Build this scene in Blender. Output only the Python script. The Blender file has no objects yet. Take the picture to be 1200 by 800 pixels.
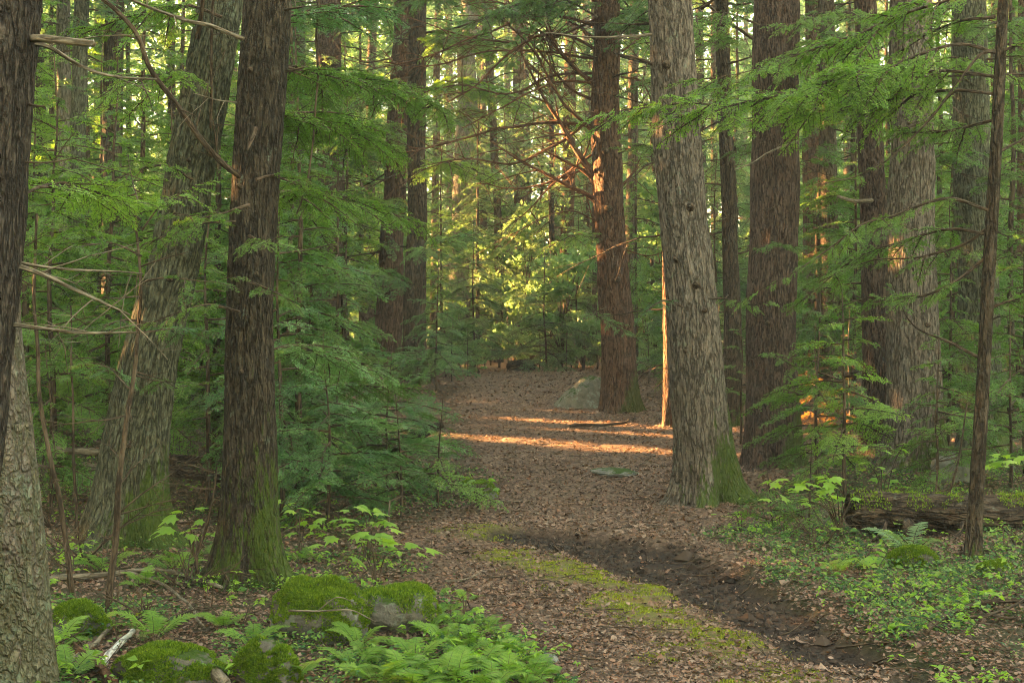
import bpy, math, numpy as np
from mathutils import Matrix, Vector
R = math.radians
scn = bpy.context.scene
COL = scn.collection
F = 1667.0            # focal length in pixels of the 1200 px wide photograph
CAM_H = 1.6

# ------------------------------------------------------------------ camera, sky, sun, exposure
cam = bpy.data.objects.new("camera", bpy.data.cameras.new("camera"))
cam.data.lens = 50.0; cam.data.sensor_width = 36.0
cam.data.clip_start = 0.05; cam.data.clip_end = 2000
cam.location = (0, 0, CAM_H); cam.rotation_euler = (R(90), 0, 0)
COL.objects.link(cam); scn.camera = cam

SUN_EL = R(11.0)
SUN_AZ = math.atan2(-0.93, 0.37)          # the sun stands far left, a little ahead (clockwise from +Y)
world = bpy.data.worlds.new("World"); scn.world = world; world.use_nodes = True
wn = world.node_tree; wn.nodes.clear()
sky = wn.nodes.new("ShaderNodeTexSky"); sky.sky_type = 'NISHITA'; sky.sun_disc = False
sky.sun_elevation = SUN_EL; sky.sun_rotation = SUN_AZ
sky.dust_density = 1.0; sky.air_density = 1.0; sky.ozone_density = 0.6
tint = wn.nodes.new("ShaderNodeMix"); tint.data_type = 'RGBA'; tint.blend_type = 'MULTIPLY'
tint.inputs[0].default_value = 1.0; tint.inputs[7].default_value = (1.0, 0.84, 0.56, 1)
bg = wn.nodes.new("ShaderNodeBackground"); bg.inputs[1].default_value = 0.055
wo = wn.nodes.new("ShaderNodeOutputWorld")
wn.links.new(sky.outputs[0], tint.inputs[6]); wn.links.new(tint.outputs[2], bg.inputs[0]); wn.links.new(bg.outputs[0], wo.inputs[0])

sl = bpy.data.lights.new("sun", 'SUN'); sl.energy = 5.0; sl.angle = R(0.5); sl.color = (1.0, 0.51, 0.18)
so = bpy.data.objects.new("sun", sl); COL.objects.link(so)
S_TO = Vector((math.sin(SUN_AZ) * math.cos(SUN_EL), math.cos(SUN_AZ) * math.cos(SUN_EL), math.sin(SUN_EL)))   # towards the sun
so.rotation_euler = (S_TO).to_track_quat('Z', 'Y').to_euler()
so.location = (-30, 30, 12)

vs = scn.view_settings
vs.view_transform = 'Standard'; vs.look = 'None'; vs.gamma = 1.0; vs.use_curve_mapping = False
vs.exposure = 5.3
scn.render.engine = 'CYCLES'
cy = scn.cycles
cy.max_bounces = 6; cy.diffuse_bounces = 3; cy.glossy_bounces = 2; cy.transmission_bounces = 4
cy.transparent_max_bounces = 8; cy.sample_clamp_indirect = 6; cy.caustics_reflective = False; cy.caustics_refractive = False
cy.use_denoising = True; cy.filter_width = 1.0
try:
    cy.denoiser = 'OPENIMAGEDENOISE'; cy.denoising_input_passes = 'RGB_ALBEDO_NORMAL'; cy.denoising_prefilter = 'ACCURATE'
except Exception:
    pass

# ------------------------------------------------------------------ small helpers
def hsh(i, j, k):
    h = (i * 374761393 + j * 668265263 + k * 2147483647) & 0xFFFFFFFF
    h = ((h ^ (h >> 13)) * 1274126177) & 0xFFFFFFFF
    h = ((h ^ (h >> 15)) * 2246822519) & 0xFFFFFFFF
    return ((h ^ (h >> 16)) & 0xFFFFFF) / float(0xFFFFFF)
def noise3(p):
    p = np.asarray(p, float); i = np.floor(p).astype(np.int64); f = p - i; f = f * f * (3 - 2 * f)
    x, y, z = i[..., 0], i[..., 1], i[..., 2]; u, v, w = f[..., 0], f[..., 1], f[..., 2]
    r = 0
    for a in (0, 1):
        for b in (0, 1):
            for c in (0, 1):
                r = r + hsh(x + a, y + b, z + c) * (u if a else 1 - u) * (v if b else 1 - v) * (w if c else 1 - w)
    return r
def fbm(p, o=4):
    p = np.asarray(p, float); s = 0; a = 0.5; t = 0
    for _ in range(o):
        s = s + a * noise3(p); t += a; a *= 0.5; p = p * 2.03 + 7.3
    return s / t
def n2(x, y, s, o=3, q=0.0):
    return fbm(np.stack([np.asarray(x) / s, np.asarray(y) / s, np.full(np.shape(x), q)], -1), o)
def sstep(a, b, x):
    t = np.clip((x - a) / (b - a), 0, 1); return t * t * (3 - 2 * t)
def nrm(v):
    return v / np.maximum(np.linalg.norm(v, axis=-1, keepdims=True), 1e-9)

class MB:
    """collects quads and triangles; build() links ONE mesh object"""
    def __init__(s): s.v = []; s.q = []; s.t = []; s.n = 0; s.qm = []; s.tm = []; s.at = []
    def add(s, v, q=None, t=None, m=0, at=None):
        v = np.asarray(v, float).reshape(-1, 3)
        if q is not None and len(q):
            q = np.asarray(q, np.int64).reshape(-1, 4); s.q.append(q + s.n); s.qm.append(np.broadcast_to(np.asarray(m), (len(q),)))
        if t is not None and len(t):
            t = np.asarray(t, np.int64).reshape(-1, 3); s.t.append(t + s.n); s.tm.append(np.broadcast_to(np.asarray(m), (len(t),)))
        s.v.append(v); s.at.append(v if at is None else np.asarray(at, float).reshape(-1, 3)); s.n += len(v)
    def arrays(s):
        V = np.concatenate(s.v) if s.v else np.zeros((0, 3))
        Q = np.concatenate(s.q) if s.q else np.zeros((0, 4), np.int64); T = np.concatenate(s.t) if s.t else np.zeros((0, 3), np.int64)
        QM = np.concatenate(s.qm) if s.qm else np.zeros(0, np.int64); TM = np.concatenate(s.tm) if s.tm else np.zeros(0, np.int64)
        return V, Q, T, QM, TM, np.concatenate(s.at)
    def mesh(s, name, mats, smooth=True, attrs=None, offset=None):
        V, Q, T, QM, TM, AT = s.arrays()
        if offset is not None: V = V - np.asarray(offset)
        me = bpy.data.meshes.new(name)
        nq, nt = len(Q), len(T)
        me.vertices.add(len(V)); me.vertices.foreach_set("co", V.astype(np.float32).ravel())
        me.loops.add(nq * 4 + nt * 3)
        me.loops.foreach_set("vertex_index", np.concatenate([Q.ravel(), T.ravel()]).astype(np.int32))
        me.polygons.add(nq + nt)
        me.polygons.foreach_set("loop_start", np.concatenate([np.arange(nq) * 4, nq * 4 + np.arange(nt) * 3]).astype(np.int32))
        for m in (mats if isinstance(mats, (list, tuple)) else [mats]): me.materials.append(m)
        me.polygons.foreach_set("material_index", np.concatenate([QM, TM]).astype(np.int32))
        me.polygons.foreach_set("use_smooth", np.full(nq + nt, bool(smooth)))
        a = me.attributes.new("bark_co", 'FLOAT_VECTOR', 'POINT'); a.data.foreach_set("vector", AT.astype(np.float32).ravel())
        for k, arr in (attrs or {}).items():
            a = me.attributes.new(k, 'FLOAT', 'POINT'); a.data.foreach_set("value", np.asarray(arr, np.float32).ravel())
        me.update(calc_edges=True); me.validate()
        return me
    def build(s, name, mats, parent=None, smooth=True, attrs=None, loc=None):
        """loc: world position of the object's origin; under a parent the vertices are given in world space"""
        base = np.array(parent.location) if parent is not None else (np.array(loc) if loc is not None else np.zeros(3))
        me = s.mesh(name, mats, smooth, attrs, offset=base)
        o = bpy.data.objects.new(name, me); COL.objects.link(o)
        if parent is not None: o.parent = parent
        else: o.location = base
        return o

def put(name, me, parent, M, mats=None):
    """a part that shares mesh data; M is a 4x4 matrix in the parent's space"""
    o = bpy.data.objects.new(name, me); COL.objects.link(o)
    if parent is not None: o.parent = parent
    o.matrix_local = M
    if mats:
        for i, m in mats.items():
            o.material_slots[i].link = 'OBJECT'; o.material_slots[i].material = m
    return o
def tag(o, label, cat, group=None, kind=None):
    o["label"] = label; o["category"] = cat
    if group: o["group"] = group
    if kind: o["kind"] = kind
    return o
def thing(name, label, cat, loc, group=None):
    o = bpy.data.objects.new(name, None); COL.objects.link(o); o.location = loc; o.empty_display_size = 0.2
    return tag(o, label, cat, group)
def structure(o): o["kind"] = "structure"; return o

def frames(P):
    P = np.asarray(P, float); T = nrm(np.gradient(P, axis=0)); n = len(P)
    ref = np.array([0, 1.0, 0]) if abs(T[0, 1]) < 0.8 else np.array([1.0, 0, 0])
    N = np.zeros_like(P); N[0] = nrm(np.cross(ref, T[0]))
    for i in range(1, n):
        v = N[i - 1] - T[i] * np.dot(N[i - 1], T[i]); N[i] = v / max(np.linalg.norm(v), 1e-9)
    return T, N, np.cross(T, N)
def tube(mb, P, r, seg=6, m=0, cap=True, h0=0.0):
    P = np.asarray(P, float); r = np.broadcast_to(np.asarray(r, float), (len(P),))
    T, N, B = frames(P); a = np.arange(seg) / seg * 2 * math.pi
    ring = N[:, None, :] * np.cos(a)[None, :, None] + B[:, None, :] * np.sin(a)[None, :, None]
    V = P[:, None, :] + ring * r[:, None, None]
    s = np.concatenate([[0], np.cumsum(np.linalg.norm(np.diff(P, axis=0), axis=1))]) + h0
    AT = np.stack([np.cos(a)[None] * r[:, None], np.sin(a)[None] * r[:, None], np.broadcast_to(s[:, None] * 0.2, (len(P), seg))], -1)
    i = np.arange(len(P) - 1)[:, None]; j = np.arange(seg)[None]; k = (j + 1) % seg
    Q = np.stack([i * seg + j, i * seg + k, (i + 1) * seg + k, (i + 1) * seg + j], -1).reshape(-1, 4)
    V = V.reshape(-1, 3); AT = AT.reshape(-1, 3); T3 = []
    if cap:
        n = len(V); V = np.concatenate([V, P[[0, -1]]]); AT = np.concatenate([AT, [[0, 0, s[0] * .2], [0, 0, s[-1] * .2]]])
        e = (len(P) - 1) * seg
        for jj in range(seg):
            kk = (jj + 1) % seg; T3 += [(n, kk, jj), (n + 1, e + jj, e + kk)]
    mb.add(V, Q, T3, m, AT)
def curve(pts, n=24):
    """Catmull-Rom through the points"""
    P = np.asarray(pts, float)
    if len(P) == 2: return P[0] + (P[1] - P[0]) * np.linspace(0, 1, n)[:, None]
    E = np.concatenate([[2 * P[0] - P[1]], P, [2 * P[-1] - P[-2]]]); t = np.linspace(0, len(P) - 1 - 1e-6, n); i = t.astype(int); f = (t - i)[:, None]
    a, b, c, d = E[i], E[i + 1], E[i + 2], E[i + 3]
    return 0.5 * (2 * b + (c - a) * f + (2 * a - 5 * b + 4 * c - d) * f ** 2 + (3 * b - a - 3 * c + d) * f ** 3)
def wiggle(P, amp, rng, s=0.35):
    P = np.asarray(P, float); q = rng.random(3) * 50
    L = np.concatenate([[0], np.cumsum(np.linalg.norm(np.diff(P, axis=0), axis=1))])
    w = np.stack([fbm(np.stack([L / s + q[k], L * 0 + k * 9.1, L * 0 + q[0]], -1), 2) - 0.5 for k in range(3)], -1)
    return P + (w - w[:1]) * 2 * amp

# ------------------------------------------------------------------ terrain
PATH_L = np.array([(5.0, 0.35), (6.7, 0.20), (8.3, -0.2), (10.7, -0.75), (11.8, -1.1), (13.0, -0.85), (14.0, -0.3), (16.5, -0.45), (22, -0.75), (28, -1.25), (34, -1.6), (60, -3)])
PATH_R = np.array([(5.0, 1.9), (6.7, 1.95), (8.1, 1.75), (9.5, 1.6), (11.6, 1.75), (13.5, 2.4), (16, 3.2), (20, 4.6), (25, 6.5), (34, 5.5), (60, 4)])
RUT = np.array([(11.9, 0.0), (11.6, 0.28), (10.9, 0.85), (10.0, 1.1), (9.04, 1.28), (7.73, 1.55), (6.75, 1.80), (5.0, 2.1)])
MOSSLINE = np.array([(10.6, 0.05), (9.6, 0.42), (8.6, 0.75), (7.7, 1.05), (6.8, 1.2), (5.6, 1.3)])
def poly_dist(x, y, line):
    """distance to a polyline given as (depth, x) pairs"""
    d = np.full(np.shape(x), 1e9)
    for (ya, xa), (yb, xb) in zip(line[:-1], line[1:]):
        vx, vy = xb - xa, yb - ya; t = np.clip(((x - xa) * vx + (y - ya) * vy) / (vx * vx + vy * vy), 0, 1)
        d = np.minimum(d, np.hypot(x - xa - t * vx, y - ya - t * vy))
    return d
PROF_D = [-60, 0, 12.5, 14, 16, 18, 20, 22, 26, 30, 36, 45, 60, 90, 400]
PROF_Z = [0, 0, 0, .03, .12, .25, .40, .53, .75, .95, 1.02, 1.10, 1.20, 1.35, 3.0]
def masks(x, y):
    w = (n2(x, y, 0.8, 3, 3.3) - 0.5) * 0.7 * np.clip(y / 10, 0.6, 1.5)
    l = np.interp(y, PATH_L[:, 0], PATH_L[:, 1]); r = np.interp(y, PATH_R[:, 0], PATH_R[:, 1])
    path = sstep(-0.15, 0.25, x - l + w) * sstep(-0.15, 0.25, r - x + w)
    rd = poly_dist(x, y, RUT) + (n2(x, y, 0.35, 3, 8.1) - 0.5) * 0.3
    rw = np.interp(y, [5, 7, 9, 10.5, 11.5, 12], [0.16, 0.25, 0.32, 0.46, 0.38, 0.15])
    mud = (1 - sstep(rw * 0.80, rw * 1.15, rd)) * (1 - (1 - sstep(6.2, 8.6, y)) * sstep(.42, .58, n2(x, y, .28, 3, 37.0)))
    md = poly_dist(x, y, MOSSLINE) + (n2(x, y, 0.45, 4, 1.7) - 0.5) * 0.9
    md = np.minimum(md, np.hypot((x + .25) / 1.0, (y - 12.0) / 1.5) + (n2(x, y, .3, 3, 61.0) - .5) * .5)
    moss = (.55 + .45 * sstep(6.0, 8.5, y)) * (1 - sstep(0.07, 0.48, md)) * sstep(0.28, 0.60, n2(x, y, 0.22, 4, 21.0))
    return path, mud, moss
def Z(x, y):
    x = np.asarray(x, float); y = np.asarray(y, float)
    z = np.interp(y, PROF_D, PROF_Z)
    side = sstep(1.6, 4.5, x) * 0.10 + sstep(1.2, 5, -x) * 0.06
    z = z + side * (1 - sstep(14, 22, y))
    path, mud, moss = masks(x, y)
    bump = (n2(x, y, 1.7, 3, 5.5) - 0.5) * 0.16 * (1 - 0.7 * path) * sstep(3, 7, y)
    bump = bump + (n2(x, y, 0.22, 3, 2.5) - 0.5) * 0.05 * (1 + 0.6 * mud)
    z = z + bump - 0.06 * mud + 0.03 * moss
    # the soil thrown up along the right side of the rut
    rd = poly_dist(x, y, RUT)
    z = z + 0.035 * np.exp(-((rd - 0.55) / 0.18) ** 2) * sstep(0, 0.3, x - np.interp(y, RUT[::-1, 0], RUT[::-1, 1]))
    return z
def z1(x, y): return float(Z(np.array([x]), np.array([y]))[0])
def W(px, py, d): return np.array([(px - 600) / F * d, d, CAM_H - (py - 400) / F * d])
def D(px, d):
    x = (px - 600) / F * d; return np.array([x, d, z1(x, d)])
_DD = np.geomspace(4.5, 60, 1500)
def G(px, py):
    """the ground point that a pixel of the photograph looks at"""
    x = (px - 600) / F * _DD; zr = CAM_H - (py - 400) / F * _DD
    hit = np.nonzero(zr <= Z(x, _DD))[0]; i = hit[0] if len(hit) else len(_DD) - 1
    return np.array([x[i], _DD[i], z1(x[i], _DD[i])])

# ------------------------------------------------------------------ materials
class NT:
    def __init__(s, name):
        s.m = bpy.data.materials.new(name); s.m.use_nodes = True; s.t = s.m.node_tree; s.t.nodes.clear()
        s.out = s.t.nodes.new("ShaderNodeOutputMaterial")
    def n(s, k, **kw):
        o = s.t.nodes.new("ShaderNode" + k)
        for a, b in kw.items(): setattr(o, a, b)
        return o
    def l(s, a, b): s.t.links.new(a, b)
    def attr(s, name): o = s.n("Attribute"); o.attribute_name = name; return o
    def noise(s, vec, scale, detail=4, rough=0.6, dist=0.0):
        o = s.n("TexNoise"); o.inputs["Scale"].default_value = scale; o.inputs["Detail"].default_value = detail
        o.inputs["Roughness"].default_value = rough; o.inputs["Distortion"].default_value = dist
        if vec is not None: s.l(vec, o.inputs["Vector"])
        return o.outputs["Fac"]
    def math(s, op, a, b=None, clamp=False):
        o = s.n("Math", operation=op); o.use_clamp = clamp
        for i, v in enumerate((a, b)):
            if v is None: continue
            if isinstance(v, (int, float)): o.inputs[i].default_value = v
            else: s.l(v, o.inputs[i])
        return o.outputs[0]
    def rng(s, v, a, b, c=0.0, d=1.0):
        o = s.n("MapRange"); o.inputs[1].default_value = a; o.inputs[2].default_value = b; o.inputs[3].default_value = c; o.inputs[4].default_value = d
        s.l(v, o.inputs[0]); return o.outputs[0]
    def ramp(s, v, stops, interp='LINEAR'):
        o = s.n("ValToRGB"); o.color_ramp.interpolation = interp; e = o.color_ramp.elements
        while len(e) < len(stops): e.new(0.5)
        for i, (p, c) in enumerate(stops): e[i].position = p; e[i].color = (*c, 1)
        s.l(v, o.inputs[0]); return o.outputs[0]
    def mix(s, f, a, b, mode='MIX'):
        o = s.n("Mix", data_type='RGBA', blend_type=mode)
        for i, v in ((0, f), (6, a), (7, b)):
            if isinstance(v, (int, float)): o.inputs[i].default_value = v
            elif isinstance(v, tuple): o.inputs[i].default_value = (*v, 1)
            else: s.l(v, o.inputs[i])
        return o.outputs[2]
    def bump(s, h, strength, dist):
        o = s.n("Bump"); o.inputs["Strength"].default_value = strength; o.inputs["Distance"].default_value = dist; s.l(h, o.inputs["Height"]); return o.outputs[0]
    def pr(s, col, rough=0.8, nor=None, spec=0.3):
        o = s.n("BsdfPrincipled"); o.inputs["Roughness"].default_value = rough if isinstance(rough, (int, float)) else 0.5
        if not isinstance(rough, (int, float)): s.l(rough, o.inputs["Roughness"])
        o.inputs["Specular IOR Level"].default_value = spec
        if isinstance(col, tuple): o.inputs["Base Color"].default_value = (*col, 1)
        else: s.l(col, o.inputs["Base Color"])
        if nor is not None: s.l(nor, o.inputs["Normal"])
        return o.outputs[0]
    def done(s, sh): s.l(sh, s.out.inputs["Surface"]); return s.m

def bark(name, dark, mid, light, moss=0.0, moss_h=0.5, lichen=0.0, scale=1.0, mosscol=(0.055, 0.085, 0.012), bumpk=0.9, flaky=False):
    k = NT(name); a = k.attr("bark_co").outputs["Vector"]
    wn_ = k.n("TexNoise"); wn_.inputs["Scale"].default_value = 6; wn_.inputs["Detail"].default_value = 3; k.l(a, wn_.inputs["Vector"])
    va = k.n("VectorMath", operation='MULTIPLY_ADD'); k.l(wn_.outputs["Color"], va.inputs[0]); va.inputs[1].default_value = (0.05, 0.05, 0.02); k.l(a, va.inputs[2])
    st = k.n("VectorMath", operation='MULTIPLY'); k.l(va.outputs[0], st.inputs[0]); st.inputs[1].default_value = (1, 1, 3.5 if flaky else 0.9); a2 = st.outputs[0]
    iso = k.n("VectorMath", operation='MULTIPLY'); k.l(a, iso.inputs[0]); iso.inputs[1].default_value = (1, 1, 5.0); a3 = iso.outputs[0]
    ridge = lambda sc, det: k.math('ABSOLUTE', k.math('SUBTRACT', k.noise(a2, sc * scale, det, 0.5), 0.5))
    f3 = k.noise(a, 75 * scale, 3, 0.7); f2 = k.noise(a3, 2.2, 4, 0.65); f4 = k.noise(a3, 38, 3, 0.7)
    r1 = k.rng(k.math('ADD', ridge(22, 2.0), k.math('MULTIPLY', k.math('SUBTRACT', f4, 0.5), 0.10)), 0.005, 0.085)
    r2 = k.rng(ridge(46, 2.0), 0.0, 0.10)
    crack = k.math('MULTIPLY', r1, k.math('ADD', k.math('MULTIPLY', r2, 0.45), 0.55))
    v = k.math('ADD', k.math('MULTIPLY', f2, 0.45), k.math('ADD', k.math('MULTIPLY', f3, 0.30), k.math('MULTIPLY', f4, 0.25)))
    col = k.ramp(v, [(0.33, dark), (0.46, mid), (0.66, light)])
    col = k.mix(k.math('MULTIPLY', k.math('SUBTRACT', 1.0, crack), 0.5 if flaky else 0.90), col, tuple(c * 0.6 for c in dark))  # furrows darkened as old bark, and for shade the bump leaves out
    f1 = f4
    if lichen:
        lf = k.rng(k.noise(a3, 6, 5, 0.75), 0.62 - 0.1 * lichen, 0.70 - 0.1 * lichen)
        col = k.mix(k.math('MULTIPLY', k.math('MULTIPLY', lf, crack), 0.7), col, (0.20, 0.24, 0.18))
    if moss:
        sx = k.n("SeparateXYZ"); k.l(a, sx.inputs[0])
        mn = k.noise(a, 17, 6, 0.8)
        h = k.math('ADD', k.math('MULTIPLY', sx.outputs[2], 5.0), k.math('MULTIPLY', k.math('SUBTRACT', mn, 0.47), 5.0 * moss_h))
        h = k.math('SUBTRACT', h, k.math('MULTIPLY', sx.outputs[0], 2.2))
        mf = k.math('MULTIPLY', k.rng(h, moss_h * 0.62, moss_h * 0.25), moss * 0.9, True)
        mc = k.mix(k.noise(a, 60, 3), tuple(c * 0.6 for c in mosscol), tuple(c * 1.5 for c in mosscol))
        col = k.mix(mf, col, mc)
    hgt = k.math('ADD', k.math('ADD', k.math('MULTIPLY', crack, 1.0), k.math('MULTIPLY', f1, 0.35)), k.math('MULTIPLY', f3, 0.35))
    return k.done(k.pr(col, 0.9, k.bump(hgt, bumpk, 0.045), 0.15))

def leafmat(name, cols, trans=0.35, rough=0.45, spec=0.35, obj=0.5, clump=0.0, tcol=1.6, tblue=0.55):
    """leaf colour differs from leaf to leaf and from plant to plant"""
    k = NT(name); g = k.n("NewGeometry"); oi = k.n("ObjectInfo")
    v = k.math('ADD', k.math('MULTIPLY', g.outputs["Random Per Island"], 1 - obj), k.math('MULTIPLY', oi.outputs["Random"], obj))
    if clump:
        tc = k.n("TexCoord"); c = k.rng(k.noise(tc.outputs["Object"], clump, 2), 0.3, 0.7)
        v = k.math('ADD', k.math('MULTIPLY', v, 0.6), k.math('MULTIPLY', c, 0.4))
    n = len(cols); col = k.ramp(v, [(0.12 + 0.76 * i / max(n - 1, 1), c) for i, c in enumerate(cols)])
    p = k.pr(col, rough, None, spec)
    t = k.n("BsdfTranslucent"); k.l(k.mix(1.0, col, (tcol, tcol * 1.02, tcol * tblue), 'MULTIPLY'), t.inputs[0])
    mx = k.n("MixShader"); mx.inputs[0].default_value = trans; k.l(p, mx.inputs[1]); k.l(t.outputs[0], mx.inputs[2])
    return k.done(mx.outputs[0])

def rockmat(name, stone, stone2, moss_amt, lichen=0.3, mosscol=(0.030, 0.055, 0.006)):
    k = NT(name); tc = k.n("TexCoord"); o = tc.outputs["Object"]; g = k.n("NewGeometry"); sx = k.n("SeparateXYZ"); k.l(g.outputs["Normal"], sx.inputs[0])
    f = k.noise(o, 14, 5, 0.7); col = k.mix(k.rng(f, 0.35, 0.65), stone, stone2)
    col = k.mix(k.math('MULTIPLY', k.rng(k.noise(o, 9, 4, 0.7), 0.55, 0.62), lichen), col, (0.26, 0.30, 0.24))
    mf = k.rng(k.math('ADD', sx.outputs[2], k.math('MULTIPLY', k.math('SUBTRACT', k.noise(o, 7, 4, 0.7), 0.5), 2.4)), 0.75 - moss_amt, 1.0 - moss_amt)
    col = k.mix(mf, col, k.mix(k.noise(o, 40, 3), mosscol, tuple(c * 1.2 for c in mosscol)))
    return k.done(k.pr(col, 0.9, k.bump(k.math('ADD', f, k.math('MULTIPLY', k.noise(o, 70, 3), 0.5)), 0.7, 0.03), 0.2))

M = {}
M['bark_big'] = bark('bark_grey_brown', (0.068, 0.055, 0.041), (0.171, 0.139, 0.110), (0.293, 0.244, 0.195), moss=1.0, moss_h=0.75, lichen=0.35, scale=1.15)
M['bark_red'] = bark('bark_red_brown', (0.044, 0.029, 0.022), (0.100, 0.066, 0.050), (0.168, 0.120, 0.092), moss=0.8, moss_h=0.30, scale=1.25)
M['bark_rust'] = bark('bark_rusty', (0.060, 0.033, 0.021), (0.132, 0.077, 0.050), (0.208, 0.132, 0.088), moss=0.7, moss_h=0.25)
M['bark_dark'] = bark('bark_dark_brown', (0.023, 0.018, 0.013), (0.057, 0.044, 0.030), (0.105, 0.083, 0.059), moss=1.0, moss_h=1.1, lichen=0.1, scale=1.35)
M['bark_thin'] = bark('bark_thin_dark', (0.035, 0.026, 0.018), (0.085, 0.062, 0.042), (0.14, 0.105, 0.075), moss=0.8, moss_h=0.22, lichen=0.1)
M['bark_ash'] = bark('bark_grey_ridged', (0.042, 0.041, 0.026), (0.110, 0.109, 0.069), (0.198, 0.198, 0.130), moss=1.0, moss_h=0.55, lichen=0.4, scale=1.30)
M['bark_near'] = bark('bark_near_brown', (0.024, 0.019, 0.016), (0.066, 0.052, 0.042), (0.124, 0.101, 0.084), moss=0.25, moss_h=0.6, scale=1.50)
M['bark_birch'] = bark('bark_birch_flaking', (0.075, 0.056, 0.042), (0.155, 0.125, 0.098), (0.27, 0.235, 0.19), moss=0.35, moss_h=2.2, lichen=1.0, scale=.8, flaky=True, bumpk=.9)
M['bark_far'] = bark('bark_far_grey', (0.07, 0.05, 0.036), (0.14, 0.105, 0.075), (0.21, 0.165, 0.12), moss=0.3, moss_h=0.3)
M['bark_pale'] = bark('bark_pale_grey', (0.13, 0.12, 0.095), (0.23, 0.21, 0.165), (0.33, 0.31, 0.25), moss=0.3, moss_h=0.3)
M['twig'] = bark('twig_brown', (0.035, 0.024, 0.016), (0.085, 0.06, 0.04), (0.15, 0.11, 0.075), bumpk=0.4)
M['twig_rust'] = bark('twig_rusty', (0.06, 0.03, 0.018), (0.13, 0.066, 0.037), (0.20, 0.11, 0.065), bumpk=0.4)
M['twig_pale'] = bark('twig_pale', (0.10, 0.08, 0.055), (0.19, 0.155, 0.11), (0.30, 0.25, 0.19), bumpk=0.4)
M['birch_white'] = bark('birch_white', (0.25, 0.23, 0.20), (0.55, 0.53, 0.48), (0.68, 0.66, 0.62), bumpk=0.3)
M['log'] = bark('rotten_log', (0.022, 0.016, 0.012), (0.085, 0.058, 0.040), (0.20, 0.145, 0.10), moss=0.0, lichen=0.25)
M['needle_green'] = leafmat('needle_green', [(0.050, 0.115, 0.024), (0.095, 0.19, 0.036), (0.155, 0.265, 0.05)], 0.38)
M['needle_bright'] = leafmat('needle_bright', [(0.08, 0.165, 0.024), (0.14, 0.26, 0.038), (0.21, 0.34, 0.055)], 0.42)
M['needle_blue'] = leafmat('needle_blue', [(0.053, 0.130, 0.046), (0.096, 0.204, 0.070), (0.156, 0.288, 0.096)], 0.36)
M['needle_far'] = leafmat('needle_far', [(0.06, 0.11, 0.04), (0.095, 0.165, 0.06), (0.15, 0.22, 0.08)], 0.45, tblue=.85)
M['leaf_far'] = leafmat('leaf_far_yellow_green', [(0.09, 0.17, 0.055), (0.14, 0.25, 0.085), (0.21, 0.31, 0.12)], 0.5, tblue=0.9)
M['leaf_maple'] = leafmat('leaf_maple', [(0.12, 0.23, 0.024), (0.18, 0.32, 0.034), (0.26, 0.40, 0.05)], 0.45, 0.4)
M['leaf_cover'] = leafmat('leaf_cover', [(0.025, 0.070, 0.018), (0.045, 0.115, 0.026), (0.09, 0.18, 0.034), (0.18, 0.27, 0.045)], 0.3, 0.5, 0.25, obj=0.0)
M['fern'] = leafmat('fern_green', [(0.088, 0.185, 0.021), (0.141, 0.264, 0.030), (0.202, 0.326, 0.044)], 0.42, 0.5)
M['fern_pale'] = leafmat('fern_pale', [(0.13, 0.22, 0.10), (0.18, 0.28, 0.13)], 0.38, 0.5)
M['litter'] = leafmat('dead_leaf', [(0.060, 0.037, 0.027), (0.115, 0.072, 0.052), (0.175, 0.112, 0.080), (0.225, 0.145, 0.105), (0.18, 0.085, 0.048), (0.28, 0.195, 0.145)], 0.10, 0.7, 0.15, obj=0.0, tcol=1.2)
M['moss'] = leafmat('moss_blade', [(0.069, 0.121, 0.011), (0.115, 0.184, 0.016), (0.184, 0.264, 0.025)], 0.4, 0.7, 0.1, obj=0.1)
M['moss_path'] = leafmat('moss_path', [(0.14, 0.165, 0.018), (0.21, 0.245, 0.024), (0.28, 0.30, 0.035)], 0.25, 0.8, 0.1, obj=0.0)
M['rock_moss'] = rockmat('rock_mossy', (0.07, 0.064, 0.052), (0.14, 0.13, 0.108), 0.22)
M['rock_grey'] = rockmat('rock_grey', (0.13, 0.13, 0.115), (0.24, 0.24, 0.215), 0.02)
M['rock_boulder'] = rockmat('rock_boulder', (0.11, 0.105, 0.08), (0.20, 0.185, 0.14), 0.10, 0.6)

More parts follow.
